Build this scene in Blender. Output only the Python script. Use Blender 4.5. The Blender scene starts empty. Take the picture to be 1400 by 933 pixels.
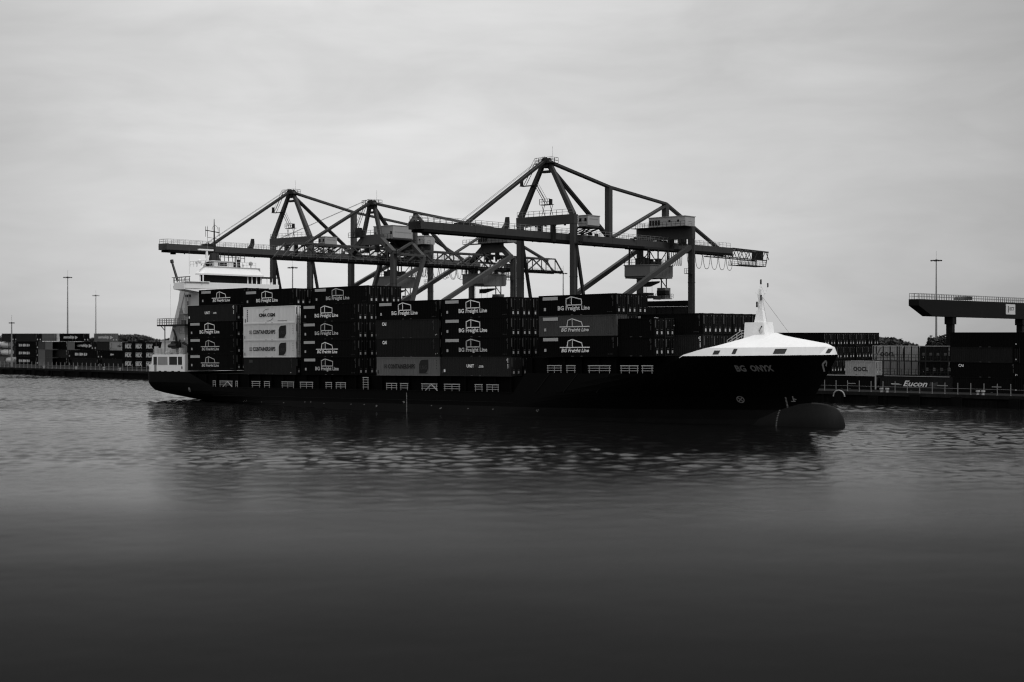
import bpy, math, random
from mathutils import Matrix, Vector
random.seed(7)
scene = bpy.context.scene
COL = scene.collection

# ------------------------------------------------------------------ camera, sky, sun, exposure
F_PX, CX, HOR, CAM_H = 1944.4, 700.0, 458.0, 12.0        # focal length in px of a 1400 px frame; horizon row; eye height
cam_d = bpy.data.cameras.new("camera")
cam_d.sensor_width = 36.0
cam_d.lens = 50.0
cam_d.shift_y = -(466.5 - HOR) / 1400.0
cam_d.clip_start = 0.5
cam_d.clip_end = 20000
cam_d.dof.use_dof = True
cam_d.dof.focus_distance = 240.0
cam_d.dof.aperture_fstop = 0.16
cam = bpy.data.objects.new("camera", cam_d)
cam.location = (0, 0, CAM_H)
cam.rotation_euler = (math.radians(90), 0, 0)
COL.objects.link(cam)
scene.camera = cam

SUN_EL, SUN_AZ = math.radians(48), math.radians(132)     # azimuth clockwise from the view direction
world = bpy.data.worlds.new("World")
scene.world = world
world.use_nodes = True
wt = world.node_tree
wt.nodes.clear()
def wn(t, **k):
    n = wt.nodes.new(t)
    for a, b in k.items(): setattr(n, a, b)
    return n
def wl(a, b): wt.links.new(a, b)
def wmath(op, a, b=None, c=None, clamp=False):
    n = wn('ShaderNodeMath', operation=op, use_clamp=clamp)
    for i, x in enumerate((a, b, c)):
        if x is None: continue
        if isinstance(x, (int, float)): n.inputs[i].default_value = x
        else: wl(x, n.inputs[i])
    return n.outputs[0]
w_out = wn('ShaderNodeOutputWorld')
w_bg = wn('ShaderNodeBackground'); w_bg.inputs[1].default_value = 0.10
w_tc = wn('ShaderNodeTexCoord')
w_sep = wn('ShaderNodeSeparateXYZ'); wl(w_tc.outputs['Generated'], w_sep.inputs[0])
wx, wy, wz = w_sep.outputs
w_sky = wn('ShaderNodeTexSky', sky_type='NISHITA', sun_disc=False, sun_elevation=SUN_EL, sun_rotation=SUN_AZ)
w_bw = wn('ShaderNodeRGBToBW'); wl(w_sky.outputs[0], w_bw.inputs[0])
w_clear = wmath('MULTIPLY', w_bw.outputs[0], 1.0)
# overcast deck: brightness by height and by compass bearing, drawn-out cloud streaks
w_map = wn('ShaderNodeMapping'); wl(w_tc.outputs['Generated'], w_map.inputs[0])
w_map.inputs['Scale'].default_value = (2.6, 1.0, 9.0); w_map.inputs['Rotation'].default_value = (0, math.radians(-13), 0)
w_n1 = wn('ShaderNodeTexNoise'); wl(w_map.outputs[0], w_n1.inputs['Vector'])
w_n1.inputs['Scale'].default_value = 2.3; w_n1.inputs['Detail'].default_value = 5; w_n1.inputs['Roughness'].default_value = .55
w_n1.inputs['Distortion'].default_value = .6
w_map2 = wn('ShaderNodeMapping'); wl(w_tc.outputs['Generated'], w_map2.inputs[0])
w_map2.inputs['Scale'].default_value = (3.2, 1.0, 20.0); w_map2.inputs['Rotation'].default_value = (0, math.radians(-9), 0)
w_n2 = wn('ShaderNodeTexNoise'); wl(w_map2.outputs[0], w_n2.inputs['Vector'])
w_n2.inputs['Scale'].default_value = 2.6; w_n2.inputs['Detail'].default_value = 6; w_n2.inputs['Roughness'].default_value = .6
w_ramp = wn('ShaderNodeValToRGB'); w_ramp.color_ramp.interpolation = 'B_SPLINE'
w_u = wmath('MULTIPLY_ADD', wx, 1.35, .5, clamp=True); wl(w_u, w_ramp.inputs[0])
el = w_ramp.color_ramp.elements
el[0].position = 0.0; el[0].color = (.50,)*3 + (1,)
el[1].position = 1.0; el[1].color = (.40,)*3 + (1,)
for p, v in ((.12, .64), (.30, .76), (.52, .74), (.78, .58), (.92, .47)):
    e = el.new(p); e.color = (v,)*3 + (1,)
w_h = wn('ShaderNodeValToRGB'); w_h.color_ramp.interpolation = 'B_SPLINE'; wl(wz, w_h.inputs[0])
eh = w_h.color_ramp.elements
eh[0].position = 0.0; eh[0].color = (.90,)*3 + (1,)
eh[1].position = 1.0; eh[1].color = (1.0,)*3 + (1,)
for p, v in ((.05, 1.0), (.11, 1.06), (.18, 1.0), (.3, .95), (.6, 1.0)):
    e = eh.new(p); e.color = (v,)*3 + (1,)
w_top = wmath('MULTIPLY_ADD', wmath('SMOOTH_MIN', wmath('MAXIMUM', wmath('SUBTRACT', wz, .2), 0.0), .7, .1), 1.9, 1.0)
w_s1 = wmath('MULTIPLY_ADD', wmath('SUBTRACT', w_n1.outputs[0], .5), .46, 1.0)
w_s2 = wmath('MULTIPLY_ADD', wmath('SUBTRACT', w_n2.outputs[0], .5), .17, 1.0)
w_c = wmath('MULTIPLY', wmath('MULTIPLY', w_ramp.outputs[0], w_h.outputs[0]), wmath('MULTIPLY', w_s1, w_s2))
w_c = wmath('MULTIPLY', wmath('MULTIPLY', w_c, w_top), 10.0)
w_mix = wmath('ADD', wmath('MULTIPLY', w_c, .9), wmath('MULTIPLY', w_clear, .10))
wl(w_mix, w_bg.inputs[0]); wl(w_bg.outputs[0], w_out.inputs[0])

sun_d = bpy.data.lights.new("sun", 'SUN')
sun_d.energy = 1.3
sun_d.angle = math.radians(18)
sun_d.color = (1, 1, 1)
sun = bpy.data.objects.new("sun", sun_d)
sd = Vector((math.sin(SUN_AZ) * math.cos(SUN_EL), math.cos(SUN_AZ) * math.cos(SUN_EL), math.sin(SUN_EL)))
sun.rotation_euler = sd.to_track_quat('Z', 'Y').to_euler()
COL.objects.link(sun)

scene.view_settings.view_transform = 'Standard'
scene.view_settings.look = 'None'
scene.view_settings.exposure = 0.0
scene.view_settings.gamma = 1.0
scene.view_settings.use_curve_mapping = False
scene.cycles.max_bounces = 6
scene.cycles.use_denoising = True
scene.cycles.sample_clamp_indirect = 4
scene.cycles.pixel_filter_type = 'BLACKMAN_HARRIS'
scene.cycles.filter_width = 1.15

# ------------------------------------------------------------------ site frame: u runs along the quay towards the bow, v away across the water
TH = math.atan2(-.6534, .757)
EU = Vector((.757, -.6534)); EV = Vector((.6534, .757))
def W(u, v, z): return Vector((u * EU.x + v * EV.x, u * EU.y + v * EV.y, z))
def site(u, v, z): return Matrix.Translation(W(u, v, z)) @ Matrix.Rotation(TH, 4, 'Z')
def u_at(px, v):                       # u where a sight line meets the upright plane v = const
    t = (px - CX) / F_PX
    return (-v * EV.x + t * v * EV.y) / (EU.x - t * EU.y)
def v_at(px, u):
    t = (px - CX) / F_PX
    return (-u * EU.x + t * u * EU.y) / (EV.x - t * EV.y)
def z_at(py, u, v): return CAM_H + (HOR - py) * W(u, v, 0).y / F_PX
def at_depth(px, Y): return Vector(((px - CX) * Y / F_PX, Y, 0))

# ------------------------------------------------------------------ materials
MATS = {}
def mat(name, v, rough=.6, var=.12, scale=.6, spec=.3, streak=.0, metal=0.0, rnd=0.0):
    if name in MATS: return MATS[name]
    m = bpy.data.materials.new(name); m.use_nodes = True
    nt = m.node_tree; b = nt.nodes['Principled BSDF']
    b.inputs['Roughness'].default_value = rough
    b.inputs['Specular IOR Level'].default_value = spec
    b.inputs['Metallic'].default_value = metal
    tc = nt.nodes.new('ShaderNodeTexCoord')
    n = nt.nodes.new('ShaderNodeTexNoise'); n.inputs['Scale'].default_value = scale
    n.inputs['Detail'].default_value = 6; n.inputs['Roughness'].default_value = .62
    nt.links.new(tc.outputs['Object'], n.inputs['Vector'])
    def mth(op, a, b2):
        q = nt.nodes.new('ShaderNodeMath'); q.operation = op
        for i, x in enumerate((a, b2)):
            if isinstance(x, (int, float)): q.inputs[i].default_value = x
            else: nt.links.new(x, q.inputs[i])
        return q.outputs[0]
    f = mth('ADD', mth('MULTIPLY', mth('SUBTRACT', n.outputs[0], .5), 2.4 * var), 1.0)
    if streak:                                         # rain and rust runs: noise drawn out along the height
        mp = nt.nodes.new('ShaderNodeMapping'); nt.links.new(tc.outputs['Object'], mp.inputs[0])
        mp.inputs['Scale'].default_value = (2.2, 2.2, .16)
        n2 = nt.nodes.new('ShaderNodeTexNoise'); n2.inputs['Scale'].default_value = 1.6
        n2.inputs['Detail'].default_value = 5; n2.inputs['Roughness'].default_value = .7
        nt.links.new(mp.outputs[0], n2.inputs['Vector'])
        f = mth('MULTIPLY', f, mth('ADD', mth('MULTIPLY', mth('SUBTRACT', n2.outputs[0], .5), 2.4 * streak), 1.0))
    if rnd:
        oi = nt.nodes.new('ShaderNodeObjectInfo')
        f = mth('MULTIPLY', f, mth('ADD', mth('MULTIPLY', mth('SUBTRACT', oi.outputs['Random'], .5), 2 * rnd), 1.0))
    val = mth('MULTIPLY', f, v)
    cmb = nt.nodes.new('ShaderNodeCombineXYZ')
    for i in range(3): nt.links.new(val, cmb.inputs[i])
    nt.links.new(cmb.outputs[0], b.inputs['Base Color'])
    rr = mth('ADD', mth('MULTIPLY', mth('SUBTRACT', n.outputs[0], .5), .25), rough)
    nt.links.new(rr, b.inputs['Roughness'])
    MATS[name] = m
    return m
HULL = mat('hull_black_paint', .0022, .55, .25, .25, .05, .2)
ANTI = mat('antifouling_paint', .0085, .6, .3, .3, .05, .3)
DARKS = mat('dark_deck_steel', .0020, .7, .3, .5, .03, .2)
WHITE = mat('white_ship_paint', .80, .45, .05, .5, .35, .06)
OFFW = mat('greyed_white_paint', .52, .5, .08, .6, .3, .10)
RAILW = mat('rail_paint', .34, .5, .1, 2., .3)
MARK = mat('painted_marking', .72, .6, .08, 3., .1)
MARKD = mat('dull_painted_marking', .22, .6, .15, 3., .1)
MARK_B = mat('weathered_marking', .58, .6, .2, 2., .1)
MARK_C = mat('faded_marking', .44, .6, .3, 2., .1)
SC = 'containers stacked on the ship'
INK = mat('dark_lettering', .018, .6, .1, 3., .1)
GLASS = mat('dark_window_glass', .006, .25, .1, 1., .12)
BLACK = mat('black_gear_paint', .012, .5, .2, 1., .3)
CB = mat('black_container_paint', .0032, .65, .25, .5, .04, .3, rnd=.35)
CB2 = mat('charcoal_container_paint', .012, .6, .22, .5, .06, .3, rnd=.3)
CG = mat('grey_container_paint', .046, .55, .15, .5, .1, .28, rnd=.12)
CG2 = mat('pewter_container_paint', .105, .55, .12, .5, .1, .25)
CG3 = mat('slate_container_paint', .015, .55, .15, .5, .1, .3)
CM = mat('mid_grey_container_paint', .105, .55, .12, .5, .2, .2, rnd=.1)
CW = mat('white_container_paint', .64, .5, .06, .5, .2, .12)
CW2 = mat('pale_container_paint', .52, .5, .07, .5, .2, .16, rnd=.08)
CL = mat('light_grey_container_paint', .26, .5, .1, .5, .25, .18, rnd=.1)
DOORB = mat('black_door_paint', .0036, .65, .3, 1.5, .05, .4, rnd=.4)
BAR = mat('lock_bar_steel', .014, .5, .3, 2., .2)
PLATE = mat('dull_placard', .36, .6, .15, 3., .1)
LINE = mat('worn_edge_marking', .07, .6, .3, 3., .1)
CRANE = mat('crane_grey_paint', .056, .55, .16, .25, .15, .25)
CRANED = mat('crane_dark_paint', .020, .55, .2, .4, .12, .2)
CRANEL = mat('crane_house_cladding', .30, .5, .08, .4, .3, .14)
CRANEM = mat('crane_trolley_cladding', .115, .5, .1, .4, .3, .16)
STEEL = mat('galvanised_steel', .16, .45, .15, 1., .4)
CABLE = mat('cable_rubber', .05, .6, .1, 1., .3)
CONC = mat('weathered_concrete', .012, .9, .6, .25, .03, .8)
QWALL = mat('tidal_stained_quay_wall', .0045, .85, .8, .5, .03, .8)
GROUND = mat('yard_asphalt', .018, .9, .4, .05, .03)
FENCE = mat('fence_galvanised', .19, .5, .15, 1., .2)
RUBBER = mat('fender_rubber', .0045, .8, .3, 1., .03)
LEAF = mat('leaf_green', .050, .7, .4, .35, .05)
LEAFD = mat('leaf_dark', .030, .7, .4, .35, .05)
BARK = mat('bark', .03, .9, .3, 1., .1)

# water: dark body under a rippled mirror, wind patches of rougher and calmer surface
m = bpy.data.materials.new('river_water'); m.use_nodes = True
nt = m.node_tree; nt.nodes.clear()
def tn(t, **k):
    q = nt.nodes.new(t)
    for a_, b_ in k.items(): setattr(q, a_, b_)
    return q
tc = tn('ShaderNodeTexCoord')
def tnoise(sx, sy, rot, detail, rough, dist=.4):
    mp = tn('ShaderNodeMapping'); nt.links.new(tc.outputs['Object'], mp.inputs[0])
    mp.inputs['Rotation'].default_value = (0, 0, rot); mp.inputs['Scale'].default_value = (sx, sy, 1)
    q = tn('ShaderNodeTexNoise'); q.inputs['Scale'].default_value = 1.0
    q.inputs['Detail'].default_value = detail; q.inputs['Roughness'].default_value = rough; q.inputs['Distortion'].default_value = dist
    nt.links.new(mp.outputs[0], q.inputs['Vector'])
    return q.outputs[0]
patch = tn('ShaderNodeMapRange'); patch.inputs['From Min'].default_value = .36; patch.inputs['From Max'].default_value = .64
patch.inputs['To Min'].default_value = .35; patch.inputs['To Max'].default_value = 1.9
nt.links.new(tnoise(.010, .034, .1, 3, .55), patch.inputs['Value'])
def wave(scale, rot, amp, prev, detail=3.0, rough=.55, aspect=2.1, mod=True):
    bp = tn('ShaderNodeBump'); bp.inputs['Strength'].default_value = 1.0
    bp.inputs['Distance'].default_value = amp
    if mod:
        q = tn('ShaderNodeMath', operation='MULTIPLY'); q.inputs[0].default_value = amp
        nt.links.new(patch.outputs[0], q.inputs[1]); nt.links.new(q.outputs[0], bp.inputs['Distance'])
    nt.links.new(tnoise(scale, scale*aspect, rot, detail, rough), bp.inputs['Height'])
    if prev is not None: nt.links.new(prev, bp.inputs['Normal'])
    return bp.outputs[0]
nn = wave(1.1, .12, .022, None, 4.0, .65, 1.7)
nn = wave(4.0, -.2, .005, nn, 3.0, .6, 1.5)
# capillary ripples too small to model: nearly glassy out in the basin, ruffled towards the near bank
sx = tn('ShaderNodeSeparateXYZ'); nt.links.new(tc.outputs['Object'], sx.inputs[0])
ad = tn('ShaderNodeMath', operation='MULTIPLY_ADD'); nt.links.new(tnoise(.02, .05, .1, 3, .6), ad.inputs[0]); ad.inputs[1].default_value = 26.0; nt.links.new(sx.outputs[1], ad.inputs[2])
rr_ = tn('ShaderNodeValToRGB'); rm = tn('ShaderNodeMapRange'); rm.inputs['From Min'].default_value = 50+13; rm.inputs['From Max'].default_value = 150+13
nt.links.new(ad.outputs[0], rm.inputs['Value']); nt.links.new(rm.outputs[0], rr_.inputs[0])
e_ = rr_.color_ramp.elements; e_[0].position = 0; e_[0].color = (.75,.75,.75,1); e_[1].position = 1; e_[1].color = (.12,.12,.12,1)
for p_, v_ in ((.22,.50),(.40,.335),(.50,.25),(.62,.17),(.78,.13)):
    q_ = e_.new(p_); q_.color = (v_,v_,v_,1)
pb_ = tn('ShaderNodeBsdfPrincipled'); pb_.inputs['Base Color'].default_value = (.004,.004,.004,1); pb_.inputs['IOR'].default_value = 1.15
nt.links.new(rr_.outputs[0], pb_.inputs['Roughness']); nt.links.new(nn, pb_.inputs['Normal'])
wo = tn('ShaderNodeOutputMaterial'); nt.links.new(pb_.outputs[0], wo.inputs[0])
WATER = m

# ------------------------------------------------------------------ mesh building
class MB:
    def __init__(s): s.v = []; s.f = []; s.m = []
    def add(s, vs, fs, mi=0):
        k = len(s.v); s.v += [tuple(x) for x in vs]
        s.f += [tuple(i + k for i in f) for f in fs]; s.m += [mi] * len(fs)
        return s
    def box(s, x0, x1, y0, y1, z0, z1, mi=0):
        return s.add([(x0,y0,z0),(x1,y0,z0),(x1,y1,z0),(x0,y1,z0),(x0,y0,z1),(x1,y0,z1),(x1,y1,z1),(x0,y1,z1)],
            [(0,3,2,1),(4,5,6,7),(0,1,5,4),(1,2,6,5),(2,3,7,6),(3,0,4,7)], mi)
    def beam(s, p, q, w, h, mi=0, w2=None, h2=None, up=(0,0,1)):
        p = Vector(p); q = Vector(q); d = (q - p).normalized(); up = Vector(up)
        if abs(d.dot(up)) > .98: up = Vector((0,1,0))
        a = d.cross(up).normalized(); c = a.cross(d)
        w2 = w if w2 is None else w2; h2 = h if h2 is None else h2
        vs = [p+a*sx*w/2+c*sz*h/2 for sx, sz in ((-1,-1),(1,-1),(1,1),(-1,1))] + [q+a*sx*w2/2+c*sz*h2/2 for sx, sz in ((-1,-1),(1,-1),(1,1),(-1,1))]
        return s.add(vs, [(0,3,2,1),(4,5,6,7),(0,1,5,4),(1,2,6,5),(2,3,7,6),(3,0,4,7)], mi)
    def tube(s, pts, r, n=6, mi=0):
        pts = [Vector(p) for p in pts]; rs = r if isinstance(r, (list, tuple)) else [r] * len(pts)
        vs = []
        for i, p in enumerate(pts):
            d = (pts[min(i+1, len(pts)-1)] - pts[max(i-1, 0)]).normalized()
            up = Vector((0,0,1)) if abs(d.z) < .95 else Vector((0,1,0))
            a = d.cross(up).normalized(); c = a.cross(d)
            vs += [p + (a*math.cos(2*math.pi*k/n) + c*math.sin(2*math.pi*k/n)) * rs[i] for k in range(n)]
        fs = [(i*n+k, i*n+(k+1)%n, (i+1)*n+(k+1)%n, (i+1)*n+k) for i in range(len(pts)-1) for k in range(n)]
        fs += [tuple(range(n-1, -1, -1)), tuple(range((len(pts)-1)*n, len(pts)*n))]
        return s.add(vs, fs, mi)
    def prism(s, poly, axis, a, b, mi=0):     # poly of (p, q) pairs; axis 'y': (x, z) extruded in y; 'x': (y, z) in x; 'z': (x, y) in z
        n = len(poly)
        mk = {'y': lambda p, t: (p[0], t, p[1]), 'x': lambda p, t: (t, p[0], p[1]), 'z': lambda p, t: (p[0], p[1], t)}[axis]
        vs = [mk(p, a) for p in poly] + [mk(p, b) for p in poly]
        fs = [tuple(range(n)), tuple(range(2*n-1, n-1, -1))] + [(i, n+i, n+(i+1)%n, (i+1)%n) for i in range(n)]
        return s.add(vs, fs, mi)
    def ball(s, c, rx, ry, rz, n=10, k=6, mi=0):
        vs = [(c[0], c[1], c[2]-rz)]
        for j in range(1, k):
            t = -math.pi/2 + math.pi*j/k
            vs += [(c[0]+rx*math.cos(t)*math.cos(2*math.pi*i/n), c[1]+ry*math.cos(t)*math.sin(2*math.pi*i/n), c[2]+rz*math.sin(t)) for i in range(n)]
        vs.append((c[0], c[1], c[2]+rz)); L = len(vs)-1
        fs = [(0, 1+(i+1)%n, 1+i) for i in range(n)]
        for j in range(k-2): fs += [(1+j*n+i, 1+j*n+(i+1)%n, 1+(j+1)*n+(i+1)%n, 1+(j+1)*n+i) for i in range(n)]
        fs += [(L, 1+(k-2)*n+i, 1+(k-2)*n+(i+1)%n) for i in range(n)]
        return s.add(vs, fs, mi)
    def rail(s, pts, h=1.1, step=1.6, r=.03, bars=2, mi=0):     # a handrail along a polyline
        for p, q in zip(pts[:-1], pts[1:]):
            p = Vector(p); q = Vector(q); n = max(1, round((q-p).length / step))
            for i in range(n + 1):
                c = p.lerp(q, i / n); s.beam(c, c + Vector((0,0,h)), 2*r, 2*r, mi)
            for j in range(bars):
                zz = Vector((0,0,h * (bars - j) / bars)); s.beam(p+zz, q+zz, 2*r, 2*r, mi)
        return s
    def mesh(s, name, mats, smooth=False, fix=True):
        me = bpy.data.meshes.new(name); me.from_pydata(s.v, [], s.f)
        for mm in (mats if isinstance(mats, (list, tuple)) else [mats]): me.materials.append(mm)
        me.polygons.foreach_set('material_index', s.m)
        if smooth: me.polygons.foreach_set('use_smooth', [True] * len(s.f))
        me.update()
        return me
def put(name, me, parent=None, matrix=None, mats=None):
    o = bpy.data.objects.new(name, me); COL.objects.link(o)
    if parent is not None: o.parent = parent
    if matrix is not None:
        if parent is None: o.matrix_world = matrix
        else: o.matrix_local = matrix
    if mats:
        for i, mm in enumerate(mats):
            o.material_slots[i].link = 'OBJECT'; o.material_slots[i].material = mm
    return o
def obj(name, mb, mats, parent=None, matrix=None, smooth=False):
    return put(name, mb.mesh(name, mats, smooth), parent, matrix)
def tag(o, label=None, cat=None, group=None, kind=None):
    if label: o['label'] = label
    if cat: o['category'] = cat
    if group: o['group'] = group
    if kind: o['kind'] = kind
    return o
def empty(name, matrix):
    o = bpy.data.objects.new(name, None); COL.objects.link(o); o.matrix_world = matrix; return o
def copy_tree(o, parent=None):
    c = o.copy(); COL.objects.link(c)
    if parent is not None: c.parent = parent
    for ch in list(o.children): copy_tree(ch, c)
    return c

TXT = {}
def text_raw(s, bold=.0, shear=0.0, space=1.0):
    key = (s, bold, shear, space)
    if key in TXT: return TXT[key]
    cu = bpy.data.curves.new('txt', 'FONT'); cu.body = s; cu.size = 1; cu.offset = bold; cu.shear = shear
    cu.space_character = space; cu.resolution_u = 2
    o = bpy.data.objects.new('txt', cu); COL.objects.link(o)
    dg = bpy.context.evaluated_depsgraph_get(); me = o.evaluated_get(dg).to_mesh()
    vs = [tuple(v.co) for v in me.vertices]; fs = [tuple(p.vertices) for p in me.polygons]
    o.evaluated_get(dg).to_mesh_clear(); bpy.data.objects.remove(o); bpy.data.curves.remove(cu)
    x0 = min(v[0] for v in vs); x1 = max(v[0] for v in vs); y0 = min(v[1] for v in vs); y1 = max(v[1] for v in vs)
    TXT[key] = ([((v[0]-x0)/(x1-x0), (v[1]-y0)/(y1-y0)) for v in vs], fs)
    return TXT[key]
def text(mb, s, x, z, w, h, y, bold=.02, shear=0.0, mi=0, space=1.0, fn=None):
    vs, fs = text_raw(s, bold, shear, space)
    fn = fn or (lambda a, c: (a, y, c))
    return mb.add([fn(x + p[0]*w, z + p[1]*h) for p in vs], fs, mi)
def strip(mb, pts, t, y, mi=0, closed=False):     # a painted line of width t in the x-z plane
    pts = list(pts) + ([pts[0]] if closed else [])
    for (a, c), (d, e) in zip(pts[:-1], pts[1:]):
        L = math.hypot(d-a, e-c); nx, nz = -(e-c)/L*t/2, (d-a)/L*t/2; ex, ez = (d-a)/L*t/2, (e-c)/L*t/2
        mb.add([(a-ex+nx, y, c-ez+nz), (a-ex-nx, y, c-ez-nz), (d+ex-nx, y, e+ez-nz), (d+ex+nx, y, e+ez+nz)], [(0,1,2,3)], mi)

# ------------------------------------------------------------------ setting: water, quay, ground
import numpy as np
def water_sheet():
    """one sheet: a fine grid of real waves over the harbour basin, flat beyond it"""
    rng = np.random.default_rng(4); st = .35
    ys = np.arange(32, 470, st); xs = np.arange(-245, 245, st)
    X, Y = np.meshgrid(xs, ys); Z = np.zeros_like(X)
    N = 64; lam = np.exp(rng.uniform(np.log(1.0), np.log(5.0), N)); k = 2*np.pi/lam
    th = np.pi/2 + .25 + rng.normal(0, .85, N); ph = rng.uniform(0, 2*np.pi, N)
    sl = .078*np.sqrt(2/N)*np.ones(N); sl[lam > 3.2] *= .6
    P = np.zeros_like(X)                                # wind patches
    for L, A in ((95, .5), (52, .4), (31, .3), (18, .22)):
        for _ in range(3):
            t = np.pi/2 + rng.normal(0, .5); P += A*.6*np.sin(2*np.pi/L*(np.cos(t)*X*.45 + np.sin(t)*Y) + rng.uniform(0, 6.28))
    W_ = np.clip(1 + .6*P, .25, 2.0)
    lee = np.clip((Y - 70)/62, 0, 1); W_ *= (.22 + .78*lee*lee*(3-2*lee)) * (1 + .55*np.clip((Y-212)/30, 0, 1))      # calmer towards the near bank
    for i in range(N): Z += sl[i]/k[i]*np.sin(k[i]*(np.cos(th[i])*X + np.sin(th[i])*Y) + ph[i])
    edge = np.minimum(np.minimum(X+245, 245-X), np.minimum(Y-32, 470-Y)); Z *= W_*np.clip(edge/8, 0, 1)
    keep = np.abs(X) < .47*Y + 22
    idx = -np.ones(X.shape, np.int64); idx[keep] = np.arange(keep.sum())
    q = np.stack([idx[:-1,:-1], idx[:-1,1:], idx[1:,1:], idx[1:,:-1]], -1).reshape(-1, 4); q = q[(q >= 0).all(1)]
    co = np.stack([X[keep], Y[keep], Z[keep]], -1)
    nv = len(co); far = np.array([(-3000,-900,-.35),(3000,-900,-.35),(3000,900,-.35),(-3000,900,-.35)])
    me = bpy.data.meshes.new('water'); me.vertices.add(nv+4); me.vertices.foreach_set('co', np.concatenate([co, far]).ravel())
    q = np.concatenate([q, [[nv, nv+1, nv+2, nv+3]]]); n = len(q)
    me.loops.add(4*n); me.loops.foreach_set('vertex_index', q.ravel().astype(np.int32))
    me.polygons.add(n); me.polygons.foreach_set('loop_start', np.arange(0, 4*n, 4, dtype=np.int32)); me.polygons.foreach_set('use_smooth', np.ones(n, bool))
    me.materials.append(WATER); me.update(); me.validate()
    return me
tag(put('water', water_sheet()), kind='structure')
QV = 228.0
g = MB(); g.add([(-4000,QV+1.2,2),(4000,QV+1.2,2),(4000,QV+620,2),(-4000,QV+620,2)], [(0,1,2,3)])
tag(obj('quay_ground', g, GROUND, matrix=site(0,0,0)), kind='structure')

# ------------------------------------------------------------------ quay wall with its fenders
qw = empty('quay_wall', site(-260, QV, 0)); tag(qw, 'long dark tide-stained concrete quay wall behind the ship', 'quay wall')
g = MB(); g.box(-500, 460, .35, 1.6, -4, 1.45, 1); g.box(-500, 460, 0, 1.6, 1.45, 2.05, 0)
for i in range(0, 960, 12):                                       # panel joints and recesses under the capping
    x = -500 + i
    g.box(x, x + .5, .12, .36, -4, 1.44, 1)
    if (i // 12) % 3 == 1: g.box(x + 3, x + 8, .2, .36, -.2, 1.0 + .3*random.random(), 1)
obj('wall', g, [CONC, QWALL], qw)
fm = MB(); fm.box(-.9, .9, -.35, .0, -.9, 1.9, 0); fm.box(-.6, .6, -.5, -.35, -.5, 1.5, 0)
fme = fm.mesh('fender', RUBBER)
for i in range(26):
    x = (-180 + i * 7.0) if i < 13 else (118 + (i-13) * 7.4)
    put('fender', fme, qw, Matrix.Translation((x + random.uniform(-1.6, 1.6), .25*random.random(), random.uniform(-.5, .1))))

# ------------------------------------------------------------------ shipping containers
CONT = {}
def container_meshes(L, H):
    if (L, H) in CONT: return CONT[(L, H)]
    g = MB(); hl = L/2; hw = 1.219
    n = int(L / .36); x0, x1 = -hl + .16, hl - .16
    for sgn in (-1, 1):                                           # trapezoid corrugated side walls
        px = []
        for i in range(n):
            a = x0 + (x1-x0)*i/n; p = (x1-x0)/n
            px += [(a, 0), (a+p*.34, 0), (a+p*.5, .045), (a+p*.84, .045)]
        px.append((x1, 0))
        vs = []; fs = []
        for (x, d) in px: vs += [(x, sgn*(hw-.03-d), .14), (x, sgn*(hw-.03-d), H-.10)]
        for i in range(len(px)-1):
            q = (2*i, 2*i+2, 2*i+3, 2*i+1); fs.append(q if sgn < 0 else q[::-1])
        g.add(vs, fs)
    for sx in (-1, 1):
        for sy in (-1, 1):
            xa, xb = sorted((sx*hl, sx*(hl-.16))); ya, yb = sorted((sy*hw, sy*(hw-.16)))
            g.box(xa, xb, ya, yb, .12, H-.12)
            for zz in (0, H-.12):
                g.box(xa - .006, xb + .006, ya - .006, yb + .006, zz, zz+.12)
    for sy in (-1, 1):
        ya, yb = sorted((sy*(hw-.004), sy*(hw-.12)))
        g.box(-hl+.17, hl-.17, ya, yb, .004, .15); g.box(-hl+.17, hl-.17, ya, yb, H-.13, H-.002)
        for fx in (-1.0, .62):                                      # fork pockets
            g.box(fx, fx+.38, sy*(hw+.002)-.004, sy*(hw+.002)+.004,   .05, .13, 1)
    g.box(-hl+.1, hl-.1, -hw+.1, hw-.1, H-.07, H-.035)
    g.box(-hl+.1, hl-.1, -hw+.1, hw-.1, .06, .12)
    g.box(-hl+.02, -hl+.07, -hw+.16, hw-.16, .03, H-.04)
    g.box(hl-.1, hl-.01, -hw+.16, hw-.16, .03, .13); g.box(hl-.1, hl-.01, -hw+.16, hw-.16, H-.13, H-.03)
    doors = []
    for var in (0, 1):
        d = MB()                                                   # one door leaf (local x = 0 at the door face)
        w = hw - .17
        d.box(-.06, -.03, 0, w, .13, H-.13, 0)
        for k in range(5): d.box(-.03, -.012, .05, w-.05, .22+k*(H-.5)/5, .22+k*(H-.5)/5 + (H-.5)/5*.55, 0)
        for k in (.28, .72): d.tube([(.0, w*k, .08), (.0, w*k, H-.06)], .028, 5, 1)
        d.box(-.01, .02, w*.28, w*.72, .98, 1.04, 3)
        d.box(-.03, -.008, w*.34, w*.66, .40, .80, 2)
        if var: d.box(-.03, -.008, .04, .2, H*.5, H-.25, 3)
        d.box(-.03, -.008, w*.8, w*.95, H-.42, H-.28, 3)
        doors.append(d.mesh('door', [DOORB, BAR, PLATE, LINE]))
    body = g.mesh('shipping_container', [CB, LINE]); door = doors
    CONT[(L, H)] = (body, door)
    return CONT[(L, H)]

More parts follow.
